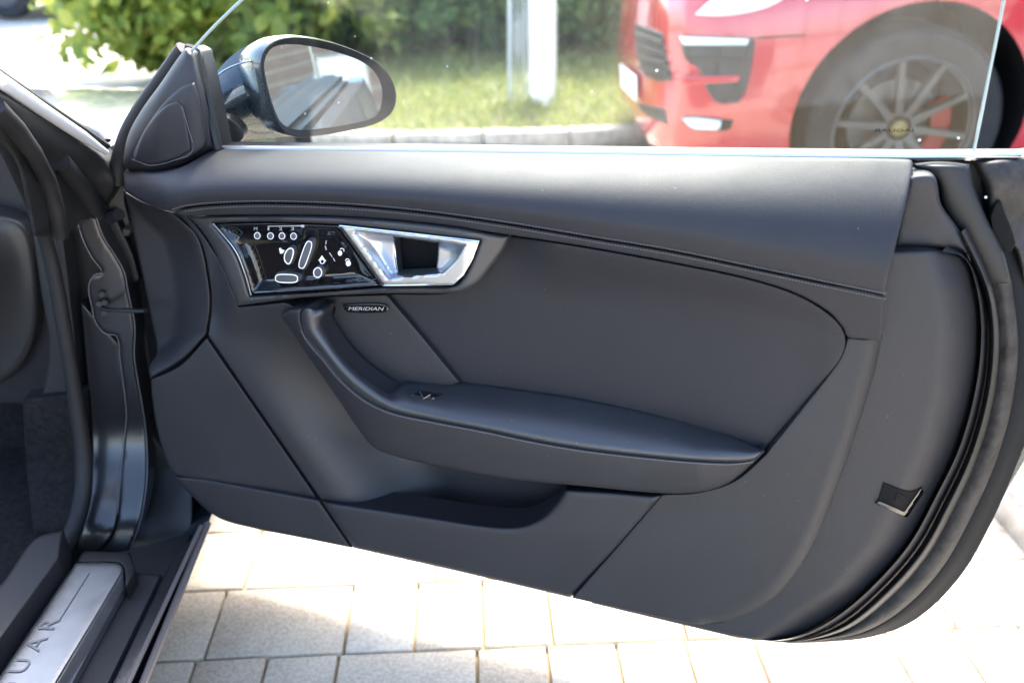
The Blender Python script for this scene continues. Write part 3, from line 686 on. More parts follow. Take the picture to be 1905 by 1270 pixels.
# wheels
def wheel(c, out, parent):
    out = np.array(out); kz = WZ/.37
    R_ = .37*kz; wl = lathe('wheel', [(.255*kz, -.13), (.33*kz, -.145), (R_-.012, -.13), (R_, -.09), (R_, .09), (R_-.012, .125), (.34*kz, .142), (.30*kz, .138), (.262*kz, .12), (.255*kz, .1)], c, out, 'tyre', parent, 56)
    lathe('rim', [(.255*kz, .12), (.262*kz, .128), (.27*kz, .122), (.27*kz, .11), (.25*kz, .1), (.245*kz, .0), (.24*kz, -.1)], c, out, 'rim', wl, 56)
    lathe('brake_disc', [(0.05, .02), (.17*kz, .02), (.17*kz, -.01), (.05, -.01)], c, out, 'rim', wl, 48)
    u = np.cross(out, [0, 0, 1.]); u /= np.linalg.norm(u); v = np.array([0, 0, 1.])
    for k in range(10):
        a = 2*math.pi*k/10+.1; e = math.cos(a)*u+math.sin(a)*v; f = -math.sin(a)*u+math.cos(a)*v; V = []
        for (rr_, hw, zo) in ((.045, .017, .085), (.13, .012, .095), (.25, .011, .112)):
            for (sx, dz) in ((-1, 0), (1, 0), (1, -.03), (-1, -.03)): V.append(np.array(c)+e*rr_*kz+f*hw*sx+out*(zo+dz))
        F = [(0, 1, 2, 3)]+[(i*4+j, i*4+(j+1) % 4, i*4+4+(j+1) % 4, i*4+4+j) for i in range(2) for j in range(4)]+[(11, 10, 9, 8)]
        mesh_obj('spoke', V, F, 'rim', wl, angle=30)
    lathe('hub_cap', [(0, .1), (.022, .098), (.032, .092), (.034, .06)], c, out, 'brass', wl, 24)
    # caliper behind the spokes, towards the rear
    V = []; F = []; th = np.linspace(math.radians(-35), math.radians(35), 8)
    d_ = -ax_l
    for t in th:
        e = d_*math.cos(t)+v*math.sin(t)
        for rr_, z in ((.135, .03), (.2, .03), (.205, .06), (.13, .065)): V.append(np.array(c)+e*rr_*kz+out*z)
    for i in range(7):
        for j in range(4): F.append((i*4+j, i*4+(j+1) % 4, i*4+4+(j+1) % 4, i*4+4+j))
    F += [(0, 1, 2, 3), (31, 30, 29, 28)]
    mesh_obj('brake_caliper', V, F, 'redtrim', wl)
M['brass'] = mat('crest_gold', (.22, .16, .06), .5, metal=.3)
for x in (0, -2.807):
    for sg in (1, -1): wheel(RW(x, sg*.80, .37), ax_s*sg, rc)
for x in (0, -2.807):
    bm = bmesh.new(); box(bm, tuple(RW(x, 0, .5)), (.85*S, 1.1*S, .6), RZ)
    bm_obj('wheel_house', bm, 'deep', rc, smooth=False)
# greenhouse: windows and roof
gsec = [(-.72, .06, .80), (-1.1, .33, .74), (-1.55, .53, .66), (-2.2, .56, .65), (-2.9, .49, .62), (-3.4, .22, .6), (-3.62, .03, .58)]
rows = []
for x, hh, hw in gsec:
    rows.append([RW(x, q*(.82-(.82-hw)*min(1, a)), 1.03+hh*a) for q, a in ((1, 0), (1, .5), (1, .92), (.85, 1.0), (0, 1.03), (-.85, 1.0), (-1, .92), (-1, .5), (-1, 0))])
sheet('windows', rows, 'darkglass', rc)
rows = [[RW(x, q*hw*1.01, 1.035+hh*a+.012) for q, a in ((1.0, .93), (.86, 1.01), (0, 1.04), (-.86, 1.01), (-1.0, .93))] for x, hh, hw in gsec[1:6]]
sheet('roof', rows, 'red', rc)
# front: outlines carried onto the skin
rp('grille', [(1181, 42, 1), (1233, 62, 1), (1240, 100), (1252, 150, 1), (1225, 152), (1196, 138, 1), (1185, 100)], .004, 'blackpl')
for t in (.18, .40, .62, .84):
    a = np.array([1182+13*t, 44+98*t]); b = np.array([1234+17*t, 63+88*t]); q = np.linspace(a, b, 8)
    tube('grille_bar', PR_(q[:, 0], q[:, 1], .012), .007, 'dusty', rc, 6)
pl_ = rp('number_plate', [(1160, 118, 1), (1192, 142, 1), (1192, 190, 1), (1163, 162, 1)], .02, 'plate', r=1, rz=.001)
rp('lower_grille', [(1184, 192, 1), (1210, 197), (1238, 203, 1), (1243, 232, 1), (1215, 222), (1192, 205)], .004, 'blackpl')
rp('side_intake', [(1262, 66, 1), (1404, 71, 1), (1402, 100), (1388, 165), (1372, 190, 1), (1335, 192), (1312, 165, 1), (1300, 130), (1275, 110)], .003, 'blackpl')
rp('daytime_lamp', [(1267, 69, 1), (1394, 73, 1), (1390, 84, 1), (1275, 84, 1)], .012, 'lamp', r=2, rz=.003)
rp('intake_frame', [(1394, 73, 1), (1404, 73, 1), (1400, 105), (1389, 165), (1374, 190, 1), (1345, 192), (1345, 186), (1366, 180, 1), (1378, 150), (1388, 105)], .012, 'dusty')
rp('intake_blade', [(1285, 106, 1), (1380, 109, 1), (1380, 114, 1), (1290, 112, 1)], .014, 'dusty', r=2)
rp('intake_bar', [(1262, 140, 1), (1300, 142), (1376, 140, 1), (1374, 152, 1), (1310, 156), (1262, 158, 1)], .016, 'red')
rp('fog_lamp', [(1266, 217, 1), (1300, 217), (1364, 224, 1), (1358, 240), (1335, 243), (1288, 240)], .006, 'dusty')
rp('fog_lens', [(1270, 219, 1), (1300, 219), (1342, 224, 1), (1338, 239), (1320, 241), (1290, 238)], .011, 'lamp')
rp('headlamp', [(1293, 28, 1), (1318, 6), (1350, -14), (1430, -22, 1), (1462, -12), (1440, 8), (1400, 22), (1340, 30)], .006, 'lamp', r=5)
q = np.linspace((1408, 71), (1500, 66), 14); tube('panel_gap', PR_(q[:, 0], q[:, 1], .0005), .003, 'deep', rc, 5)

# ================================================================== SPORTS CAR WITH THE OPEN DOOR
car = empty('sports_car', (-1.45, 1.2, 0), 'black sports coupe standing with its leather-trimmed door wide open', 'car')
I = np.interp
# ---- door shell: the painted outer skin and inner frame behind the trim
skin_out = [(215, 330, 1), (300, 300), (400, 290), (1000, 292), (1500, 294), (1812, 293), (1940, 284, 1), (1985, 420), (1990, 600), (1950, 790), (1900, 868), (1835, 985), (1760, 1085), (1690, 1142), (1600, 1178), (1500, 1190), (1390, 1186), (1060, 1108), (700, 1025), (430, 968), (335, 895), (300, 800), (270, 600), (235, 420)]
def skin_off(x, y): return -.130-.045*np.sin(np.clip((y-280)/900, 0, 1)*math.pi)
door = patch('door', skin_out, skin_off, 'navy', car, step=24, r=10, rz=.01, back=.03)
# inner pressing (dark, dusty) between skin and trim
fr = [(232, 330, 1), (300, 306), (400, 286), (1000, 291), (1500, 296), (1812, 297), (1905, 300, 1), (1925, 420), (1940, 600), (1920, 720), (1872, 840), (1806, 955), (1740, 1050), (1672, 1120), (1600, 1160), (1500, 1184), (1400, 1183), (1060, 1106), (700, 1022), (435, 966), (340, 893), (303, 800), (276, 600), (240, 420)]
patch('inner_frame', fr, lambda x, y: -.108+0*x, 'blackpl', door, step=30, r=6, rz=.004, back=.02)
# trailing edge: stacked strips, each a bent band following the door's rear contour
CV = {'a': [(1752, 468), (1795, 480), (1818, 540), (1826, 620), (1816, 720), (1786, 830), (1742, 922), (1692, 1012), (1622, 1092), (1552, 1150), (1480, 1186), (1420, 1192)],
      'b': [(1780, 440), (1812, 500), (1832, 550), (1840, 625), (1831, 728), (1801, 838), (1758, 930), (1707, 1022), (1636, 1102), (1566, 1160), (1490, 1190), (1440, 1193)],
      'c': [(1800, 420), (1836, 500), (1853, 560), (1860, 640), (1849, 742), (1818, 852), (1776, 944), (1724, 1036), (1652, 1115), (1580, 1168), (1500, 1191), (1450, 1194)],
      'd': [(1822, 420), (1868, 500), (1880, 570), (1886, 650), (1873, 756), (1842, 862), (1798, 958), (1744, 1052), (1672, 1130), (1598, 1176), (1512, 1192), (1460, 1195)],
      'e': [(1868, 420), (1893, 500), (1902, 570), (1908, 660), (1893, 772), (1862, 874), (1818, 970), (1764, 1064), (1690, 1140), (1612, 1180), (1522, 1193), (1470, 1196)],
      'f': [(1900, 420), (1930, 520), (1940, 600), (1940, 690), (1922, 780), (1888, 872), (1842, 976), (1786, 1072), (1706, 1150), (1622, 1184), (1530, 1194), (1480, 1196)]}
CVs = {k: resamp(spline(v, closed=False), 60) for k, v in CV.items()}
def band(name, k0, k1, prof, m, parent=None, n=8, thick=0):
    """prof: depths across the band from curve k0 to curve k1"""
    A, B = CVs[k0], CVs[k1]; rows = []
    ts = np.linspace(0, 1, len(prof))
    for t in np.linspace(0, 1, n):
        q = A*(1-t)+B*t; rows.append(PD(q[:, 0], q[:, 1], np.full(len(q), np.interp(t, ts, prof))))
    return sheet(name, rows, m, parent or door, angle=60)
band('trim_return', 'a', 'b', [-.018, -.028, -.05, -.075], 'hardpl')
band('weather_seal', 'b', 'c', [-.06, -.032, -.026, -.032, -.06], 'rubber', n=12)
band('seal_channel', 'b', 'd', [-.064, -.066, -.066, -.062], 'rubber')
band('door_flange', 'c', 'e', [-.062, -.058, -.056, -.06, -.075, -.08], 'dusty', n=10)
band('edge_lip', 'd', 'f', [-.07, -.068, -.074, -.09, -.10], 'mattblack', n=10)
# upper corner pieces
patch('corner_cap', [(1690, 330, 1), (1700, 324), (1735, 324), (1744, 340), (1752, 380), (1790, 436), (1818, 520, 1), (1808, 500), (1792, 470), (1750, 462, 1), (1660, 462, 1), (1672, 400)], lambda x, y: -.03+.012*sstep(430, 330, y), 'hardpl', door, r=10, rz=.012, back=.05)
patch('corner_rubber', [(1700, 304, 1), (1804, 306, 1), (1815, 350), (1836, 405), (1868, 470), (1882, 528, 1), (1832, 528, 1), (1818, 490), (1790, 440), (1755, 385), (1742, 335), (1700, 316, 1)], lambda x, y: -.052+.012*np.sin(np.clip((x-1700-(y-305)*.55)/110, 0, 1)*math.pi), 'rubber', door, r=7, rz=.01, back=.03)
patch('corner_flange', [(1812, 300, 1), (1930, 290, 1), (1935, 420), (1938, 600), (1908, 560, 1), (1892, 470), (1868, 440), (1842, 390), (1838, 350)], lambda x, y: -.07+.012*np.sin((x-1812)/28)+.006*np.sin(y/24), 'dusty', door, r=8, rz=.01, back=.03)
patch('corner_opening', [(1842, 402, 1), (1858, 372), (1868, 390), (1890, 452), (1880, 470, 1), (1862, 462), (1846, 430)], -.052, 'deep', door, r=2, rz=.002, back=.01)
tube('flange_bolt', [PD(np.array(1834.), np.array(367.), -.05), PD(np.array(1834.), np.array(367.), -.044)], .0014, 'satin', door, 8)
# belt seal and glass line
top_y = lambda x: I(x, [228, 400, 700, 1000, 1400, 1690, 1812], [300, 277, 280, 284, 289, 292, 291])
xx = np.linspace(402, 1812, 60); tube('belt_seal', PD(xx, top_y(xx)-.5, -.058), .0042, 'satin', door, 8)
xx = np.linspace(1808, 1925, 12); tube('belt_seal', PD(xx, 292-(xx-1812)*.06, -.075), .004, 'satin', door, 8)

cap_r = []
xx = np.linspace(404, 1900, 50)
for o_, dz in ((-.066, 0.), (-.080, .002), (-.100, .001), (-.116, -.006)): cap_r.append(PD(xx, top_y(xx)+2, np.full(50, o_))+np.array([0, 0, dz]))
for o_k in range(1, 4): cap_r[o_k][:, 2] = cap_r[0][:, 2]+(.002, .001, -.008)[o_k-1]
sheet('belt_cap', cap_r, 'rubber', door)

# ---- trim panels, from the plastic end panel up to the leather shoulder
bottom_main = [(655, 1018), (1062, 1112), (1300, 1160)]
end_panel = [(1655, 466, 1), (1745, 466), (1788, 476), (1812, 538), (1820, 620), (1810, 720), (1780, 828), (1737, 920), (1687, 1010), (1617, 1090), (1548, 1148), (1475, 1186), (1400, 1190), (1250, 1158, 1), (1100, 1122, 1), (1180, 1100, 1), (1400, 1040), (1520, 850), (1610, 620)]
def end_off(x, y):
    ex = I(y, [466, 538, 620, 720, 828, 920, 1010, 1090, 1186], [1788, 1812, 1820, 1810, 1780, 1737, 1687, 1617, 1475])
    return -.012-.022*sstep(75, 0, ex-x)
patch('end_panel', end_panel, end_off, 'hardpl', door, step=10, r=7, rz=.008, back=.05)
# latch pocket as a flat sheet, its shade put into the black colour
patch('latch_opening_shade', [(1643, 896, 1), (1690, 912), (1716, 905, 1), (1686, 962, 1), (1630, 938, 1)], lambda x, y: end_off(x, y)+.0015, 'deep', door, r=1, rz=.0006, back=.004, step=6)
patch('latch_frame', [(1627, 936, 1), (1688, 964, 1), (1720, 915, 1), (1714, 905, 1), (1682, 950, 1), (1636, 930, 1)], lambda x, y: end_off(x, y)+.004, 'gloss', door, r=1.5, rz=.0015, back=.006, step=5)
patch('latch_claw', [(1668, 912, 1), (1690, 922, 1), (1680, 942, 1), (1660, 934, 1)], lambda x, y: end_off(x, y)+.0022, 'deep', door, r=2, rz=.002, back=.006, step=5)
# dark carrier right behind all trim gaps
carrier = [(235, 330), (330, 316), (400, 292), (1000, 297), (1680, 306, 1), (1655, 460), (1630, 620), (1590, 760), (1545, 900), (1490, 1030), (1430, 1105), (1360, 1145), (1300, 1154), (1062, 1106), (655, 1012), (450, 968), (400, 952), (345, 900), (312, 855), (295, 790), (285, 720), (262, 560), (240, 420)]
patch('trim_carrier', carrier, -.097, 'deep', door, step=30, r=2, rz=0, back=.01)
# hollow at the front end
def hollow_off(x, y):
    rx = I(y, [365, 395, 440, 520, 570, 620, 700], [300, 322, 368, 388, 391, 384, 300])
    a = -.062+.058*sstep(70, 0, rx-x); led = sstep(640, 700, y+(x-285)*.55)
    return np.maximum(a, -.06+.055*led)
patch('front_hollow', [(229, 352, 1), (258, 372), (322, 396, 1), (368, 440), (388, 520), (391, 570), (384, 622, 1), (340, 668), (279, 704, 1), (278, 680), (292, 655), (282, 600), (262, 500), (240, 400)], hollow_off, 'softpl', door, step=7, r=4, rz=.003)
# speaker cover low at the front
patch('speaker_cover', [(281, 706, 1), (335, 680), (385, 628, 1), (490, 780, 1), (592, 928, 1), (490, 913), (370, 892, 1), (326, 884, 1), (312, 862), (293, 800), (283, 740)], -.002, 'hardpl', door, step=9, r=3.5, rz=.003, inset=.4)
patch('speaker_cover_foot', [(326, 886, 1), (372, 889), (490, 910), (594, 929, 1), (625, 975, 1), (655, 1019, 1), (560, 1000), (470, 982), (405, 962), (345, 910)], lambda x, y: .001+.007*sstep(330, 520, x), 'hardpl', door, step=8, r=6, rz=.006, inset=.2)
# concave surface running down into the map pocket
def mid_off(x, y):
    s = ((x-385)*(930-628)-(y-628)*(597-385))/math.hypot(302, 212)    # distance right of the diagonal seam
    dip = sstep(15, 215, s)*sstep(560, 820, y); up = .022*sstep(640, 520, y)*sstep(300, 400, x)
    return .006-.085*dip+up-.025*sstep(440, 395, x)*sstep(640, 560, y)
patch('pocket_surface', [(324, 398, 1), (348, 402), (400, 470), (428, 530), (444, 571, 1), (530, 562, 1), (620, 600, 1), (700, 760, 1), (860, 860, 1), (1085, 905, 1), (1060, 940), (975, 1000, 1), (800, 965, 1), (598, 930, 1), (494, 780, 1), (387, 624, 1), (393, 570), (390, 520), (370, 444)], mid_off, 'softpl', door, step=8, r=3, rz=.002)
# lower band with the pocket lip
patch('lower_band', [(597, 930, 1), (700, 945), (800, 960), (900, 975), (960, 978), (1000, 966), (1030, 940), (1052, 908, 1), (1130, 912, 1), (1232, 921, 1), (1148, 1016, 1), (1062, 1112, 1), (858, 1064, 1), (657, 1019, 1)], lambda x, y: .018-.012*sstep(990, 1110, y), 'softpl', door, step=9, r=9, rz=.012, back=.045, inset=.5)
# rear lower panel, rolled over along its trailing edge
rl_edge = spline([(1643, 622), (1628, 690), (1604, 770), (1560, 900), (1504, 1030), (1444, 1108), (1372, 1150), (1310, 1161)], False)
def rl_off(x, y):
    d = dist_to(np.stack([x, y], 1), rl_edge, False)
    return .006+.004*np.sin(np.clip((y-620)/540, 0, 1)*math.pi)-.02*(1-np.sqrt(np.clip(1-(1-np.minimum(d, 30)/30)**2, 0, 1)))
patch('rear_lower_panel', [(1232, 919, 1), (1300, 915), (1368, 893), (1424, 845, 1), (1500, 750), (1562, 668), (1577, 627, 1), (1612, 630), (1643, 622, 1), (1628, 690), (1604, 770), (1560, 900), (1504, 1030), (1444, 1108), (1372, 1150), (1310, 1161), (1250, 1152), (1064, 1112, 1), (1150, 1014, 1)], rl_off, 'hardpl', door, step=7, r=3, rz=.002, back=.05, inset=.4)
# recessed field
# speaker-badge plate
patch('badge_plate', [(505, 560, 1), (620, 550, 1), (720, 547, 1), (790, 630, 1), (857, 712, 1), (820, 722), (740, 742, 1), (640, 720, 1), (580, 640, 1), (545, 590, 1)], lambda x, y: -.004+.010*sstep(560, 520, x), 'hardpl', door, step=9, r=3, rz=.003, back=.03)
bdg = patch('badge', [(637, 566, 1), (680, 564), (716, 566), (724, 574), (718, 581), (650, 582), (640, 576)], .0, 'gloss', door, r=1.5, rz=.001, back=.008, step=5)
lettering('badge_lettering', 'MERIDIAN', lambda u, v: PD(648+u*64+v*2.2, 577-v*6.2+u*.4, np.full(len(u), .0012)), 'greyink', door)

# ---- leather shoulder and band
seam = [(322, 394), (345, 387), (400, 381), (500, 378), (650, 383), (800, 397), (950, 418), (1100, 443), (1250, 468), (1400, 499), (1520, 524), (1646, 550)]
seam_l = spline(seam, closed=False)
seam_y = lambda x: I(x, seam_l[:, 0], seam_l[:, 1])
def shoulder_off(x, y):
    t = np.clip((y-top_y(x))/np.maximum(seam_y(x)-top_y(x), 20), 0, 1)
    o = -.050+.094*(1-(1-t)**2.3)-.008*sstep(.75, 1, t)
    return o-.05*sstep(340, 225, x)**1.5
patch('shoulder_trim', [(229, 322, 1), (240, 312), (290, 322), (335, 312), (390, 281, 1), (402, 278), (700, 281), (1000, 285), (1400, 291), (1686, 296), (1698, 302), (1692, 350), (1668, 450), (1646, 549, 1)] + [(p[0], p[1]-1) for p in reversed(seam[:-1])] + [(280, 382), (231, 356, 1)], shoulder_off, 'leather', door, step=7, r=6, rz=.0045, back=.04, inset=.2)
bandlow = [(348, 402), (400, 400), (520, 400), (640, 403), (800, 416), (948, 437), (1100, 460), (1300, 497), (1400, 519), (1480, 545), (1542, 580), (1570, 612), (1576, 626)]
bl = spline(bandlow, closed=False)
def band_off(x, y):
    base = shoulder_off(x, seam_y(x)); t = np.clip((y-seam_y(x))/90, 0, 1); return base-.004-.018*t
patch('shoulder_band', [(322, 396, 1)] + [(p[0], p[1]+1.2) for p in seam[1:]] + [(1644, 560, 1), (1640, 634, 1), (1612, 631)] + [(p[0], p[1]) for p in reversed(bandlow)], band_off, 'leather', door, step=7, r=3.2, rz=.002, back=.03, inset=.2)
def field_off(x, y):
    lo = I(x, [718, 860, 1100, 1300, 1421], [600, 712, 748, 792, 838]); t = np.clip((lo-y)/220, 0, 1)
    base = -.016+.008*t+.016*sstep(1000, 1560, x); d = dist_to(np.stack([x, y], 1), bl, False); w_ = sstep(110, 0, d)*sstep(930, 1040, x)
    return base*(1-w_)+(band_off(x, y)-.003)*w_
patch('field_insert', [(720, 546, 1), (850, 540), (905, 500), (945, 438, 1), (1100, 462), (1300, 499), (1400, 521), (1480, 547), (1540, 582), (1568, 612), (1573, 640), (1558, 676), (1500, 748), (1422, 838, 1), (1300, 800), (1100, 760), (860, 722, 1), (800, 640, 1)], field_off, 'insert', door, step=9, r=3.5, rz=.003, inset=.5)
stitches('stitching', [(p[0], p[1]-5) for p in seam], lambda x, y: shoulder_off(x, y)+.0003, 'thread', door)
stitches('stitching', [(p[0], p[1]+5.5) for p in seam[1:]], lambda x, y: band_off(x, y)+.0003, 'thread', door)

# ---- switch bezel, gloss panel and release handle
bz = lambda x, y: .026+.010*sstep(400, 560, x)-.016*sstep(430, 350, x)-.018*sstep(860, 945, x)
sw_out = [(398, 417, 1), (500, 415, 1), (632, 420, 1), (670, 472, 1), (713, 531, 1), (590, 540), (468, 547, 1), (456, 505), (438, 465)]
hd_out = [(632, 420, 1), (760, 434, 1), (891, 449, 1), (878, 480), (862, 510), (843, 528), (780, 530, 1), (713, 531, 1), (672, 474, 1)]
both = [(397, 415, 1), (500, 413), (634, 418, 1), (760, 432), (894, 447, 1), (880, 482), (864, 513), (845, 531), (780, 533), (713, 534), (590, 543), (466, 550, 1), (453, 505), (436, 465)]
patch('switch_bezel', [(348, 401, 1), (450, 401), (640, 404), (800, 417), (948, 438, 1), (938, 462), (912, 500), (885, 530), (850, 544), (700, 546), (560, 554), (442, 569, 1), (424, 522), (398, 465), (372, 425)], bz, 'bezel', door, step=6, r=9, rz=.009, back=.045, holes=[both], inset=.2)
def sw_off(x, y):
    p = np.stack([x, y], 1); d = dist_to(p, spline(sw_out)); f = bz(x, y)-.002
    l = sstep(0, 26, d); top = sstep(452, 446, y)*sstep(420, 450, x)*sstep(580, 565, x)
    return f-.016*l*(1-.55*top)
swp = patch('switch_panel', sw_out, sw_off, 'gloss', door, step=4, r=1.5, rz=.001, back=.02, inset=.3, angle=70)
tube('panel_bezel_line', PD(*spline([(397, 416, 1), (438, 466), (455, 506), (467, 549, 1)], closed=False).T, bz(*spline([(397, 416, 1), (438, 466), (455, 506), (467, 549, 1)], closed=False).T)+.001), .0009, 'satin', door, 6)
def ring_button(c, hw, hh, rot, off0, h, name='button', shape=None, rw=1.6, lean=(5.5, -3.), e=3.2):
    """button standing proud of the switch panel with a pale ring on its face"""
    n = 22; th = np.linspace(0, 2*math.pi, n, endpoint=False)
    if shape is None:
        q = np.stack([np.sign(np.cos(th))*np.abs(np.cos(th))**(2/e)*hw, np.sign(np.sin(th))*np.abs(np.sin(th))**(2/e)*hh], 1)
    else: q = resamp(np.vstack([spline(shape), spline(shape)[:1]]), n+1)[:n]-np.array(c)
    R_ = np.array([[math.cos(rot), -math.sin(rot)], [math.sin(rot), math.cos(rot)]]); q = q@R_.T
    V = []; F = []
    base_off = np.mean(sw_off(np.array([c[0]]), np.array([c[1]])))
    o0 = base_off-.002; o1 = base_off+h
    L0 = q*1.22+np.array(c)+np.array(lean)*1.1; L1 = q*1.02+np.array(c); L2 = q*.93+np.array(c)
    V = list(PD(L0[:, 0], L0[:, 1], np.full(n, o0)))+list(PD(L1[:, 0], L1[:, 1], np.full(n, o1-.001)))+list(PD(L2[:, 0], L2[:, 1], np.full(n, o1)))
    for i in range(2):
        for k in range(n): F.append((i*n+k, i*n+(k+1) % n, (i+1)*n+(k+1) % n, (i+1)*n+k))
    F.append(tuple(2*n+k for k in range(n)))
    b = mesh_obj(name, V, F, 'softgrey', door)
    A = q+np.array(c); nn = normals2(A); B = A+nn*rw
    V = list(PD(A[:, 0], A[:, 1], np.full(n, o1+.0004)))+list(PD(B[:, 0], B[:, 1], np.full(n, o1+.0006)))
    mesh_obj('button_ring', V, [(k, (k+1) % n, n+(k+1) % n, n+k) for k in range(n)], 'whiteink', door, smooth=False)
M['softgrey'] = mat('button_plastic', (.07, .07, .075), .35)
for (bx_, by_) in ((478.5, 438.5), (503, 439), (524.5, 439), (546, 439.5)): ring_button((bx_, by_), 6, 6.5, 0, 0, .004, 'memory_button', rw=1.2, lean=(2, -1), e=2.)
ring_button((537, 476), 0, 0, 0, 0, .010, 'seat_recline_button', shape=[(530, 470), (538, 461), (546, 463), (545, 478), (538, 492), (531, 489), (528, 481)], rw=2)
ring_button((568, 474), 7.5, 27, .33, 0, .011, 'seat_height_button', rw=1.6)
ring_button((533, 518), 21.5, 8.5, .03, 0, .011, 'seat_slide_button', rw=1.8)
ring_button((591, 507), 8.5, 10, .1, 0, .010, 'mirror_fold_button', rw=1.9, e=2.)
def icon(name, txt, cx, cy, w_, h_, rot=0., m='greyink'):
    def f(u, v):
        a = (u-.5)*w_; b = -(v-.5)*h_; X = cx+a*math.cos(rot)-b*math.sin(rot); Y = cy+a*math.sin(rot)+b*math.cos(rot)
        return PD(X, Y, sw_off(X, Y)+.0008)
    return lettering(name, txt, f, m, door)
for ch, x in (('M', 475.5), ('1', 499.5), ('2', 522), ('3', 544)): icon('button_marking', ch, x, 425.5, 6.2 if ch != '1' else 3, 6)
def flat_icon(name, polys, m='greyink', lift=.0009, thick=None):
    V = []; F = []
    for pg in polys:
        q = np.array(pg, float); b = len(V); V += list(PD(q[:, 0], q[:, 1], sw_off(q[:, 0], q[:, 1])+lift)); F.append(tuple(range(b, b+len(q))))
    return mesh_obj(name, V, F, m, door, smooth=False)
flat_icon('marking_line', [[(498, 420.4), (563, 419.4), (563, 421), (498, 421.6)], [(560, 418.5), (566, 418.5), (566, 423), (560, 423)]])
def ngon(cx, cy, r, n=10, a0=0, sx=1., sy=1.): return [(cx+r*sx*math.cos(a0+2*math.pi*k/n), cy+r*sy*math.sin(a0+2*math.pi*k/n)) for k in range(n)]
def arc_strip(cx, cy, r, w_, a0, a1, n=8):
    th = np.linspace(a0, a1, n); o_ = [(cx+(r+w_)*math.cos(t), cy+(r+w_)*math.sin(t)) for t in th]; i_ = [(cx+r*math.cos(t), cy+r*math.sin(t)) for t in th]
    return [[o_[k], o_[k+1], i_[k+1], i_[k]] for k in range(n-1)]
flat_icon('unlock_symbol', [ngon(632.5, 471, 4.6, 10, 0, .9, 1.1)]+arc_strip(636, 466, 3.2, 1.5, -2.6, .5), m='whiteink')
flat_icon('lock_symbol', [ngon(648, 490, 4.8, 10, 0, 1, 1.1)]+arc_strip(646.5, 485, 2.8, 1.4, -3.3, .1), m='whiteink')
flat_icon('seat_symbol', [ngon(524, 468, 4.0, 8), [(519, 462), (523, 461), (526, 470), (521, 472)], [(524, 464), (529, 465), (529, 468), (524, 467)]], m='whiteink')
flat_icon('mirror_symbol', [[(599, 475), (604, 482), (594, 482)], [(592, 484), (597, 480), (597, 488)], [(607, 485), (602, 481), (602, 489)]]+arc_strip(599.5, 486.5, 3.4, 1.6, 0, 6.28, 10), m='whiteink')
flat_icon('dash_marking', [[(606, 448), (608, 447), (607, 454), (605, 455)], [(604, 458), (606, 457), (608, 465), (606, 465)], [(612, 470), (614, 470), (619, 478), (617, 478)], [(619, 480), (621, 480), (624, 486), (622, 486)]])
tube('rocker_edge', PD(*np.array([(655, 519), (668, 522), (690, 521), (700, 519)], float).T, sw_off(np.array([655, 668, 690, 700.]), np.array([519, 522, 521, 519.]))+.001), .0006, 'softgrey', door, 6)
# release handle surround: bright rim, dished plate, dark hole, finger blade
hole = [(734, 440, 1), (815, 452, 1), (814, 480), (811, 507, 1), (740, 511, 1), (735, 475)]
hd_in = [(655, 428, 1), (760, 441, 1), (868, 455, 1), (850, 485), (826, 509, 1), (770, 514, 1), (722, 520, 1), (688, 474, 1)]
def hd_off(x, y):
    d = dist_to(np.stack([x, y], 1), spline(hd_in)); ins = inside(np.stack([x, y], 1), spline(hd_in))
    f = bz(x, y)+.001; bowl = .022*sstep(640, 735, x)*sstep(905, 815, x)
    return f-np.where(ins, np.minimum(.022, .004*sstep(0, 4, d)+bowl*sstep(0, 14, d)), .0)
patch('handle_surround', hd_out, hd_off, 'satin', door, step=3.5, r=2.2, rz=.0025, back=.02, holes=[hole], inset=.4, angle=75)
patch('handle_recess', [(730, 436, 1), (820, 449, 1), (815, 512, 1), (736, 516, 1)], -.012, 'deep', door, r=1, rz=0, back=.004)
HDA = np.array([p[:2] for p in hd_out[:8]], float).T
tube('handle_rim', PD(*HDA, bz(*HDA)+.0005), .0012, 'chrome', door, 6)
tube('handle_blade_edge', PD(*np.array([(733, 440), (734, 462), (737, 490), (741, 511)], float).T, np.full(4, .012)), .0010, 'chrome', door, 6)

# ---- armrest with pull handle
seamA = [(566, 573), (561, 585), (564, 610), (576, 631), (605, 665), (630, 696), (660, 724), (690, 745), (731, 763), (794, 777), (900, 797), (1000, 818), (1097, 834), (1252, 851), (1354, 857), (1402, 853), (1421, 838)]
innA = [(588, 574), (604, 577), (600, 592), (598, 602), (610, 624), (634, 659), (660, 686), (689, 709), (712, 724), (728, 731, 1), (745, 720), (766, 714), (836, 713), (860, 712), (1000, 731), (1100, 747), (1250, 779), (1350, 808), (1423, 837)]
botA = [(524, 590), (538, 608), (569, 657), (605, 708), (634, 750), (664, 795), (695, 832), (737, 849), (814, 867), (943, 890), (1097, 905), (1226, 917), (1303, 915), (1365, 896), (1423, 843)]
sA, iA, bA = spline(seamA, False), spline(innA, False), spline(botA, False)
def arm_out(x): return I(x, [560, 620, 720, 1100, 1300, 1423], [.048, .050, .054, .056, .046, .022])
def top_off(x, y):
    p = np.stack([x, y], 1); ds = dist_to(p, sA, False); di = dist_to(p, iA, False); t = ds/(ds+di+1e-6)
    oin = I(x, [560, 640, 700, 728, 770, 860, 1300, 1423], [.036, .036, .034, .028, .004, -.012, -.008, .002])
    o = arm_out(x)*(1-t)+oin*t; rr = 17.
    return o-.006*(1-np.sqrt(np.clip(1-(1-np.minimum(ds, rr)/rr)**2, 0, 1)))+.006*np.sin(np.clip(t, 0, 1)*math.pi)
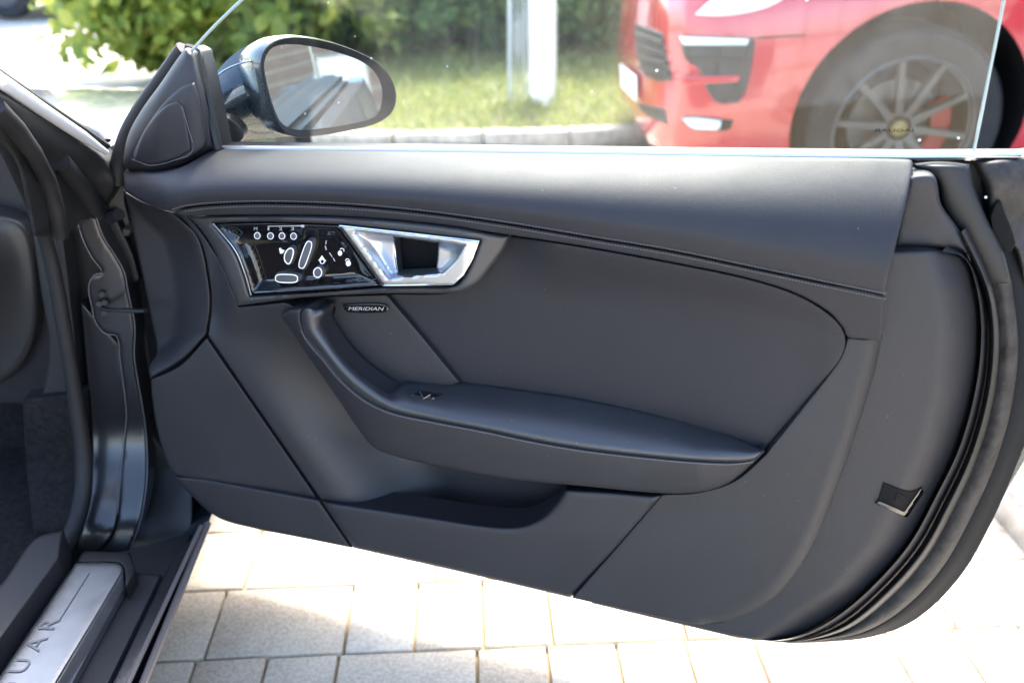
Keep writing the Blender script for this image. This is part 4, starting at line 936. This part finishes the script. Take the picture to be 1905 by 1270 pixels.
armtop = patch('armrest_top', [(*seamA[0], 1)] + seamA[1:-1] + [(*seamA[-1], 1)] + [(*p[:2], 1) if k == 0 else p for k, p in enumerate(reversed(innA))], top_off, 'armleather', door, step=5, r=2.5, rz=.002, back=.03, inset=.2, angle=70)
def face_off(x, y):
    p = np.stack([x, y], 1); ds = dist_to(p, sA, False); db = dist_to(p, bA, False); t = ds/(ds+db+1e-6)
    return arm_out(x)-.005-.020*t**2-.003*t
patch('armrest_face', [(566, 572, 1), (545, 574), (529, 580), (524, 590)] + botA[1:-1] + [(*botA[-1], 1), (*seamA[-1], 1)] + [p for p in reversed(seamA[1:-1])], face_off, 'softpl', door, step=6, r=7, rz=.008, back=.05, inset=.4)
stitches('stitching', [(p[0]-3, p[1]+6) for p in seamA[2:-1]], lambda x, y: face_off(x, y)+.0004, 'thread', door, pitch=5)
tube('armrest_piping', PD(*resamp(sA, 70).T, arm_out(resamp(sA, 70)[:, 0])-.0055), .0011, 'seal', door, 6)
# dark mouth where the handle returns into the trim
patch('handle_root', [(560, 566, 1), (590, 563), (612, 566), (622, 576), (616, 592), (600, 600, 1), (590, 582, 1)], .004, 'deep', door, r=3, rz=.003, back=.006, step=5)
# window switch on the armrest
wsw = [(764, 735, 1), (780, 726, 1), (824, 733, 1), (806, 744, 1)]
patch('window_switch', wsw, lambda x, y: top_off(x, y)+.0015, 'gloss', door, r=1, rz=.001, back=.004, step=4)
q = np.array([(781, 728), (788, 742), (800, 734)], float); tube('switch_lever', PD(q[:, 0], q[:, 1], top_off(q[:, 0], q[:, 1])+.004), .0013, 'chrome', door, 6)

# ---- mirror sail with tweeter
sail = [(344, 89, 1), (352, 92), (362, 98, 1), (374, 145), (388, 208), (402, 276, 1), (372, 292), (331, 313), (291, 321), (232, 315, 1), (228, 300), (238, 250), (262, 205), (298, 155), (325, 115)]
so_ = lambda x, y: -.040-.012*sstep(200, 90, y)+.012*sstep(232, 300, x)*sstep(400, 350, x)
patch('sail_panel', sail, so_, 'softpl', door, step=6, r=16, rz=.016, back=.04)
patch('tweeter_panel', [(252, 300, 1), (247, 288), (270, 240), (300, 195), (338, 160), (362, 152, 1), (372, 190), (386, 262), (380, 278, 1), (345, 298), (290, 308)], lambda x, y: so_(x, y)+.006, 'hardpl', door, step=6, r=6, rz=.006, back=.015)
patch('tweeter_grille', [(247, 299, 1), (266, 246), (300, 203), (326, 189), (338, 195), (350, 240), (357, 280, 1), (325, 297), (281, 307)], lambda x, y: so_(x, y)+.009, 'softpl', door, step=5, r=4, rz=.003, back=.008)
tube('tweeter_trim_line', PD(*spline([(245, 296), (258, 301), (281, 308), (325, 298), (358, 281), (350, 238), (338, 196)], False).T, so_(*spline([(245, 296), (258, 301), (281, 308), (325, 298), (358, 281), (350, 238), (338, 196)], False).T)+.0075), .0006, 'edgegrey', door, 5)
q = spline([(346, 90), (364, 98), (376, 150), (390, 215), (404, 278)], False); tube('glass_run_seal', PD(q[:, 0]+2, q[:, 1], -.05-.02*sstep(280, 90, q[:, 1])), .0065, 'rubber', door, 8)
q = spline([(344, 92), (310, 140), (270, 195), (240, 245), (222, 300), (218, 340)], False); tube('sail_seal', PD(q[:, 0], q[:, 1], np.full(len(q), -.075)), .012, 'seal', door, 10)

# ---- side glass, frameless, standing up from the belt
GT = lambda x, y: -.066+.05*sstep(300, -400, y)
gl_out = [(352, 100, 1), (405, 280, 1), (1100, 292, 1), (1809, 294, 1), (1840, 140, 1), (1868, 0, 1), (1890, -120), (1800, -230), (1400, -330), (1000, -345), (800, -310), (640, -180), (450, 0), (400, 48)]
patch('window_glass', gl_out, GT, 'glass', door, step=60, r=2, rz=0, back=0, inset=0)
q = np.vstack([spline([(1809, 296, 1), (1840, 140, 1), (1868, 0, 1), (1890, -120)], False)]); tube('glass_edge', PD(q[:, 0], q[:, 1], GT(q[:, 0], q[:, 1])), .0017, 'glassedge', door, 6)
q = np.vstack([spline([(640, -180), (450, 0), (400, 48), (352, 100)], False)]); tube('glass_edge', PD(q[:, 0], q[:, 1], GT(q[:, 0], q[:, 1])), .0019, 'glassedge', door, 6)
lettering('glass_etching', 'JAGUAR', lambda u, v: PD(1702-u*76, 247-v*7, np.full(len(u), -.064)), 'deep', door)
patch('glass_etching', ngon(1783, 257, 3.2, 10), -.0645, 'whiteink', door, r=1, rz=0, back=0, step=3, raw=True)

# ---- wing mirror
MC = PY(np.array(607.), np.array(165.), 1.20)                 # centre of the mirror glass
mv = MC-CAMP; mv /= np.linalg.norm(mv); mr = np.array([.92, -.39, -.03]); mr /= np.linalg.norm(mr)
MN = mr-mv; MN /= np.linalg.norm(MN)
def PM_(px, py, off=0.):
    d = rays(px, py); return CAMP+d*((np.dot(MC-CAMP, MN)+np.asarray(off))/(d@MN))[..., None]
rim = [(486, 108), (505, 80), (540, 69), (590, 73), (645, 88), (695, 112), (725, 142), (737, 176), (730, 208), (700, 230), (650, 243), (590, 253), (548, 254), (522, 240), (505, 205), (492, 155)]
glo = [(492, 120), (503, 93), (530, 84), (580, 88), (640, 103), (686, 125), (707, 155), (709, 190), (698, 215), (660, 228), (600, 238), (550, 240), (524, 228), (508, 195), (496, 150)]
wm = None
R0 = resamp(np.vstack([spline(rim), spline(rim)[:1]]), 73)[:72]; G0 = resamp(np.vstack([spline(glo), spline(glo)[:1]]), 73)[:72]
A0 = PM_(R0[:, 0], R0[:, 1], 0.0)
cen = A0.mean(0); side = -DDIR                                # towards the hinge
rings = []
for k, (dep, sc, sh) in enumerate([(0, 1., 0), (.012, 1.03, 0), (.035, 1.02, .004), (.06, .95, .010), (.085, .82, .018), (.105, .62, .026), (.118, .36, .032), (.122, .08, .034)]):
    rings.append(cen+(A0-cen)*sc-MN*dep+side*sh)
rows = np.array([np.vstack([r_, r_[:1]]) for r_ in rings])
bm = bmesh.new(); n = 72; vs = [[bm.verts.new(q) for q in r_] for r_ in rings]
for i in range(len(rings)-1):
    for k in range(n): bm.faces.new((vs[i][k], vs[i][(k+1) % n], vs[i+1][(k+1) % n], vs[i+1][k]))
bm.faces.new(vs[-1])
wm = bm_obj('wing_mirror', bm, 'navy', car)
B0 = PM_(G0[:, 0], G0[:, 1], -.012)
sheet('mirror_bezel', [np.vstack([A0, A0[:1]]), np.vstack([(A0+MN*.004)*.9+B0*.1, ((A0+MN*.004)*.9+B0*.1)[:1]]), np.vstack([A0*.5+B0*.5, (A0*.5+B0*.5)[:1]]), np.vstack([B0, B0[:1]])], 'mattblack', wm, angle=60)
patch('mirror_glass', [tuple(p) for p in glo], lambda x, y: -.011+0*x, 'mirror', wm, step=40, r=1, rz=0, back=0, P=PM_, inset=-1.)
tube('mirror_trim_line', curve3([*[A0[k]-MN*.03+side*.004+np.array([0, 0, .002]) for k in ()], PM_(np.array(488.), np.array(110.), -.02), PM_(np.array(455.), np.array(116.), -.03), PM_(np.array(420.), np.array(130.), -.06), PM_(np.array(388.), np.array(155.), -.09)], 20), .0014, 'satin', wm, 6)
# arm from the housing to the door
arm = []
a_t = spline([(375, 165), (390, 150), (430, 105), (480, 76), (520, 70)], False); a_b = spline([(402, 278), (420, 272), (450, 262), (490, 258), (545, 254)], False)
a_t, a_b = resamp(a_t, 14), resamp(a_b, 14)
rows = []
for k in range(14):
    t = k/13; Yd = 1.17*(1-t)+1.235*t; T, B = a_t[k], a_b[k]; r_ = []
    for s in np.linspace(0, 1, 11):
        q = T*(1-s)+B*s; bul = .05*math.sin(s*math.pi)*(.7+.3*t); r_.append(PY(np.array(q[0]), np.array(q[1]), Yd-bul+.04))
    for s in np.linspace(1, 0, 11)[1:-1]:
        q = T*(1-s)+B*s; bul = .06*math.sin(s*math.pi); r_.append(PY(np.array(q[0]), np.array(q[1]), Yd+bul+.04))
    rows.append(r_+[r_[0]])
sheet('mirror_arm', rows, 'navy', wm, angle=70)
patch('arm_gasket', [(396, 215, 1), (425, 218), (452, 240), (450, 262), (404, 276, 1)], 0, 'rubber', wm, r=4, rz=.004, back=.02, P=lambda x, y, o: PY(x, y, 1.155-o), backdir=(0, 1, 0))

# ---- body side: jamb, pillar, dash end, sill
def PYo(Yf):
    """patch mapping onto a surface y = Yf(px,py) - off"""
    return lambda x, y, o: PY(x, y, Yf(x, y)-np.asarray(o))
BK = (0, 1, 0)
def ypatch(name, outl, Yf, m, off=0., r=4, rz=.004, back=.03, step=8, inset=.5, parent=None, angle=55):
    f = Yf if callable(Yf) else (lambda x, y, Y=Yf: Y+0*x)
    return patch(name, outl, off, m, parent or car, step=step, r=r, rz=rz, back=back, inset=inset, P=PYo(f), backdir=BK, angle=angle)
jY = lambda x, y: 1.14-.10*sstep(780, 1030, y)-.02*sstep(300, 150, x)
ypatch('jamb_backing', [(70, 330, 1), (330, 330, 1), (360, 960), (330, 1010), (250, 1045), (150, 1050, 1), (165, 900), (130, 600)], lambda x, y: jY(x, y)+.05-.03*sstep(900, 1040, y), 'blackpl', step=20)
jamb = [(141, 400, 1), (153, 443), (171, 479), (190, 507), (178, 510), (168, 522), (165, 540), (171, 571), (178, 600), (195, 620), (217, 626), (223, 667), (235, 765), (232, 810), (224, 885), (219, 955), (205, 1000), (170, 1040, 1), (240, 1030, 1), (256, 985), (268, 935), (274, 870), (271, 800), (265, 757), (250, 664), (251, 607), (243, 565), (238, 541), (231, 506), (213, 473), (192, 440), (177, 398, 1)]
jp = ypatch('door_jamb', jamb, jY, 'paint', r=4, rz=.006, step=6, back=.04)
q = spline([(141, 400), (153, 443), (171, 479), (190, 507), (178, 510), (168, 522), (165, 540), (171, 571), (178, 600), (195, 620), (217, 626), (223, 667), (235, 765), (232, 810), (224, 885), (219, 955)], False)
tube('jamb_edge_glint', PY(q[:, 0], q[:, 1], jY(q[:, 0], q[:, 1])-.001), .0008, 'edgegrey', jp, 5)  # pale line painted in place of the highlight along the rounded edge
q = spline([(177, 398), (192, 440), (213, 473), (231, 506), (238, 541), (243, 565), (251, 607), (250, 664), (265, 757), (271, 800), (274, 870), (268, 935), (256, 985), (240, 1026)], False)
tube('jamb_edge_glint', PY(q[:, 0], q[:, 1], jY(q[:, 0], q[:, 1])-.001), .0009, 'edgegrey', jp, 5)
# inner glossy cheek between seal and jamb (picks up the ground low down)
ypatch('jamb_cheek', [(150, 560, 1), (222, 640, 1), (236, 770), (226, 885), (219, 955), (205, 1000), (160, 1042, 1), (140, 1035), (168, 930), (170, 800)], lambda x, y: jY(x, y)+.012-.02*sstep(850, 1000, y), 'paint', r=3, rz=.003)
# check strap with bolts
cs = tube('check_strap', PY(np.array([180, 205, 235, 271.]), np.array([571, 576, 577, 578.]), np.array([1.12, 1.11, 1.10, 1.09])), [.0045, .004, .005, .0045], 'rubber', car, 8, flat=.7)
for (x, y) in ((189, 548), (194, 563), (193, 583), (184, 566)):
    tube('strap_bolt', PY(np.array([x, x+.5]), np.array([y, y]), np.array([1.128, 1.115])), .0045, 'dusty', cs, 8)
# upper hinge area
ypatch('hinge_cover', [(176, 400, 1), (215, 392, 1), (225, 420), (248, 470), (262, 520, 1), (248, 530, 1), (222, 478), (196, 440)], 1.16, 'rubber', r=5, rz=.008)
tube('upper_hinge', PY(np.array([205, 222.]), np.array([405, 398.]), np.array([1.12, 1.11])), .009, 'paint', car, 10)
ypatch('hinge_bracket', [(228, 425, 1), (243, 428, 1), (240, 440, 1), (228, 440, 1)], 1.13, 'dusty', r=1, rz=.001)
# lower hinge pocket, dusty, between jamb and the door's front corner
M['dirty'] = mat('dirty_black', (.010, .010, .010), .85, var=.8, vscale=55)
ypatch('hinge_pocket', [(276, 800, 1), (300, 830), (330, 890), (375, 950), (372, 975, 1), (330, 1010), (262, 1050, 1), (258, 990), (272, 930)], lambda x, y: 1.16-.09*sstep(930, 1050, y), 'dirty', r=2, rz=.002)

# aperture seal: one long rubber tube from the pillar down and along the sill
sp_px = np.array([(-60, 170), (0, 250), (40, 330), (62, 380), (84, 440), (103, 520), (124, 640), (143, 760), (155, 850), (153, 920), (136, 985), (100, 1050), (50, 1122), (0, 1188), (-60, 1268), (-120, 1350)], float)
spY = np.array([.90, .96, 1.02, 1.05, 1.08, 1.09, 1.09, 1.085, 1.07, 1.04, .995, .93, .865, .81, .75, .70])
c3 = curve3(PY(sp_px[:, 0], sp_px[:, 1], spY), 70); tube('aperture_seal', c3, np.interp(np.linspace(0, 1, 70), [0, .5, .62, 1], [.010, .011, .0135, .0145]), 'seal', car, 12)
# dash end, knee panel, kick panel
ypatch('dash_panel', [(-160, 200, 1), (0, 175, 1), (40, 250), (70, 330), (78, 440, 1), (105, 560), (130, 700), (146, 745, 1), (70, 752), (-160, 752, 1)], lambda x, y: 1.22+0*x, 'softpl', step=14, r=6)
def kneeY(x, y):
    e = ((x+22)/78)**2+((y-565)/175)**2; return 1.17-.06*np.sqrt(np.clip(1-e, 0, 1))
ypatch('knee_panel', [(-130, 380, 1), (0, 398), (40, 412), (62, 450), (72, 540), (66, 620), (40, 680), (0, 712), (-130, 730, 1)], lambda x, y: 1.185-.07*np.exp(-(((x+45)/62)**2+((y-520)/105)**2)), 'bezel', step=8, r=14, rz=.014)
ypatch('dash_end_cap', [(62, 438, 1), (118, 438, 1), (128, 520), (141, 640), (150, 742, 1), (76, 748, 1), (92, 650), (76, 540)], lambda x, y: 1.135+0*x, 'hardpl', r=4, rz=.004, step=8)
tube('panel_seam', PY(np.array([98, 110, 124, 138.]), np.array([440, 540, 640, 742.]), np.full(4, 1.131)), .0008, 'deep', car, 5)
ypatch('kick_carpet', [(42, 742, 1), (100, 735), (156, 730, 1), (162, 850), (160, 930), (120, 990, 1), (64, 1004, 1), (50, 880)], lambda x, y: 1.12-.10*sstep(850, 1000, y), 'carpet', r=3, step=10)
ypatch('footwell', [(-200, 735, 1), (60, 735, 1), (66, 1000), (40, 1060), (-200, 1300, 1)], lambda x, y: 1.28+0*x, 'carpet', r=2, step=30)
# A-pillar rubber and trims
aY = lambda x, y: .88+.26*sstep(-40, 225, x)
M['pillarrub'] = mat('pillar_rubber', (.013, .0125, .0125), .5, spec=.4, var=.35, vscale=22)
def pillY(x, y):
    s = (y-150)-(x)*.66                                   # distance below the bright pillar edge
    return aY(x, y)+.006*np.cos(s/17.)*sstep(260, 120, s)+.012*sstep(20, 90, s)
ypatch('pillar_rubber', [(-60, 118, 1), (0, 168, 1), (70, 212), (150, 262), (190, 288), (206, 310), (216, 340), (208, 366), (196, 386, 1), (186, 408, 1), (140, 410, 1), (122, 440, 1), (62, 440, 1), (50, 380), (22, 290), (-60, 215, 1)], pillY, 'pillarrub', step=6, r=8, rz=.012)
q3 = np.array([(-10, 198), (30, 240), (62, 285), (88, 335), (104, 390), (112, 438)], float); tube('pillar_bead', PY(q3[:, 0], q3[:, 1], aY(q3[:, 0], q3[:, 1])-.002), .011, 'pillarrub', car, 10)
q3 = np.array([(110, 300), (140, 335), (165, 370), (184, 398)], float); tube('pillar_bead', PY(q3[:, 0], q3[:, 1], aY(q3[:, 0], q3[:, 1])+.012), .014, 'pillarrub', car, 10)
q3 = np.array([(-60, 104), (0, 150), (80, 205), (150, 251), (198, 284)], float)
V = PY(q3[:, 0], q3[:, 1], aY(q3[:, 0], q3[:, 1])+.004)
tube('pillar_trim_strip', V, [.0085, .0085, .0085, .008, .004], 'whitestrip', car, 10, flat=1.)
q4 = q3+np.array([3, -12]); tube('screen_edge', PY(q4[:, 0], q4[:, 1], aY(q4[:, 0], q4[:, 1])+.018), .0045, 'rubber', car, 8)
# windscreen: lower right corner of the glass inside the pillar
g = [[PY(np.array(x), np.array(y), Y) for x, y, Y in ((-420, -520, .62), (-60, 92, .91), (0, 138, .95), (100, 204, 1.07), (196, 268, 1.17))],
     [PY(np.array(x), np.array(y), Y) for x, y, Y in ((-900, -520, .75), (-500, 92, 1.1), (-420, 140, 1.18), (-300, 210, 1.32), (-150, 262, 1.42))]]
sheet('windscreen', g, 'screen', car)
# bonnet and front wing with wheel
def BW(x, y, z): return np.array([-1.42, 1.0, 0])+CY*x+CX*y*1.0+np.array([0, 0, z])
bsec = [(.26, [(0, .16), (.70, .16), (.84, .22), (.87, .45), (.86, .66), (.80, .775), (.66, .815), (.33, .835), (0, .84)]),
        (.60, [(0, .16), (.70, .16), (.85, .22), (.89, .45), (.89, .66), (.85, .765), (.70, .79), (.33, .80), (0, .81)]),
        (1.0, [(0, .16), (.70, .16), (.86, .22), (.91, .42), (.91, .62), (.88, .725), (.73, .74), (.33, .75), (0, .76)]),
        (1.4, [(0, .16), (.70, .16), (.84, .22), (.89, .40), (.88, .56), (.83, .635), (.68, .66), (.33, .68), (0, .69)]),
        (1.75, [(0, .17), (.62, .17), (.72, .22), (.76, .36), (.74, .48), (.66, .55), (.55, .575), (.28, .595), (0, .60)]),
        (1.95, [(0, .24), (.42, .24), (.5, .27), (.53, .36), (.5, .44), (.44, .48), (.36, .49), (.2, .5), (0, .5)])]
bx_s = np.array([s[0] for s in bsec]); bpf = np.array([curve3([(y, z, 0) for y, z in s[1]], 24)[:, :2] for s in bsec])
bq = np.linspace(.26, 1.95, 34); BPR = hinterp(bq, bx_s, bpf)
bon = loft_solid('front_body', bq, BPR, BW, 'navy', car)
cut(bon, [cyl_obj(BW(1.02, .78, .335), CX, .365, .42), cyl_obj(BW(1.02, -.78, .335), CX, .365, .42)])
for sg in (1, -1):
    wl = lathe('wheel', [(.235, -.12), (.31, -.13), (.335, -.1), (.338, 0), (.335, .1), (.31, .13), (.24, .11), (.235, .09)], BW(1.02, sg*.74, .338), CX*sg, 'tyre', car, 48)
    lathe('rim', [(0, .06), (.05, .075), (.2, .06), (.235, .1), (.24, .09)], BW(1.02, sg*.74, .338), CX*sg, 'rim', wl, 40)
# cowl and wiper
q3 = PY(np.array([120, 150, 175, 190, 200.]), np.array([226, 232, 240, 250, 262.]), np.array([1.40, 1.36, 1.31, 1.28, 1.26])); tube('wiper_arm', q3, [.003, .006, .011, .008, .006], 'blackpl', car, 8, flat=.6)
ypatch('cowl', [(186, 284, 1), (212, 268, 1), (232, 262, 1), (226, 330, 1), (205, 330, 1)], 1.24, 'blackpl', r=2)

# sill: floor, inner trim, tread plate with lettering, outer steps
def zp(name, outl, z, m, off=0., r=3, rz=.003, back=.03, step=8, inset=.3, parent=None):
    P_ = lambda x, y, o: PZ(x, y, (z(x, y) if callable(z) else z)+np.asarray(o))
    return patch(name, outl, off, m, parent or car, step=step, r=r, rz=rz, back=back, inset=inset, P=P_, backdir=(0, 0, -1))
zp('sill_inner_trim', [(-160, 1230, 1), (0, 1088), (64, 1003), (118, 985, 1), (110, 1040, 1), (30, 1150, 1), (-100, 1330, 1)], .335, 'hardpl', r=5, rz=.006, back=.05)
zp('sill_base', [(-120, 1400, 1), (150, 1040, 1), (250, 1020, 1), (320, 1000), (355, 992, 1), (190, 1400, 1)], .258, 'blackpl', r=2, rz=0, back=.01, step=20)
tp = zp('tread_plate', [(-190, 1540, 1), (-4, 1262, 1), (138, 1050), (146, 1046), (212, 1046), (226, 1050), (229, 1062), (108, 1264, 1), (-60, 1540, 1)], .304, 'tread', r=5, rz=.004, back=.02)
zp('tread_plate_side', [(229, 1062, 1), (233, 1092, 1), (136, 1268, 1), (-20, 1540, 1), (-60, 1540, 1), (108, 1264, 1)], lambda x, y: .302-.016*np.clip((x-I(y, [1062, 1264, 1540], [229, 108, -60]))/26, 0, 1), 'tread', r=2, rz=.002, back=.01, parent=tp)
zp('tread_end_cap', [(156, 1024, 1), (242, 1027, 1), (252, 1062, 1), (234, 1094, 1), (230, 1058), (222, 1047), (140, 1046, 1)], .300, 'rubber', r=3, rz=.003, back=.04)
zp('outer_step', [(236, 1094, 1), (256, 1068), (300, 1068, 1), (200, 1275, 1), (60, 1540, 1), (-16, 1540, 1), (138, 1268, 1)], .272, 'hardpl', r=4, rz=.003, back=.03)
zp('sill_channel', [(304, 1068, 1), (330, 1030), (368, 985, 1), (376, 980, 1), (238, 1270, 1), (110, 1540, 1), (64, 1540, 1), (204, 1275, 1)], .266, 'paint', r=5, rz=.004, back=.03)
for nm, a, b, z, m_, rad in (('sill_edge_strip', (374, 978), (238, 1272), .272, 'warmedge', .0035), ('sill_outer_lip', (386, 974), (266, 1272), .262, 'warmedge', .006)):
    if m_ not in M: M[m_] = mat('painted_edge', (.20, .175, .165), .3, metal=.4, coat=.8)
    e = np.array(b)+(np.array(b)-np.array(a))*.9; tube(nm, [PZ(np.array(float(a[0])), np.array(float(a[1])), z), PZ(np.array(float(b[0])), np.array(float(b[1])), z), PZ(np.array(e[0]), np.array(e[1]), z)], rad, m_, car, 8)
# rocker panel under the sill
A_, B_ = PZ(np.array(388.), np.array(974.), .26), PZ(np.array(156.), np.array(1540.), .26)
rows = [[p_+CX*dx+np.array([0, 0, dz]) for p_ in (A_+CY*.15, A_, B_, B_-CY*.5)] for dx, dz in ((-.003, -.004), (-.03, -.03), (-.075, -.07), (-.14, -.11), (-.3, -.12))]
sheet('rocker_panel', rows, 'navy', car)
# floor, roof and far side keep the cabin dark
bm = bmesh.new(); box(bm, (-1.5, .35, .2), (1.6, 2.3, .06), CARH); bm_obj('floor', bm, 'carpet', car, smooth=False)
rows = [[np.array([-1.42, 0, 0])+CX*x+CY*y+np.array([0, 0, z-.22*max(0, abs(x)-.35)**2-(.10*(y-.1)**2)]) for x in np.linspace(-.56, .56, 9)] for y, z in zip(np.linspace(-1.0, .42, 7), np.full(7, 1.27))]
sheet('roof', rows, 'paint', car, .02, (0, 0, -1))
bm = bmesh.new(); box(bm, (-2.22, .2, .55), (.06, 2.2, .7), CARH); bm_obj('far_door', bm, 'navy', car, smooth=False)
# lettering along the tread plate, readable from outside
r_ = PZ(np.array(96.), np.array(1163.), .3046); u_ = PZ(np.array(30.), np.array(1258.), .3046); dv = (r_-u_); Ls = np.linalg.norm(dv); dv /= Ls; upv = np.array([-dv[1], dv[0], 0])
cap = .030; tot = Ls*2.2
st = r_+dv*.012-dv*tot-upv*.014
M['engrave'] = mat('engraving', (.16, .165, .17), .45, metal=.5)
lettering('tread_lettering', 'J A G U A R', lambda u, v: st+u[:, None]*tot*dv+v[:, None]*cap*upv+np.array([0, 0, .0006]), 'engrave', tp)
tube('tread_groove', [PZ(np.array(112.), np.array(1151.), .3044), PZ(np.array(166.), np.array(1066.), .3044)], .0009, 'engrave', tp, 5)
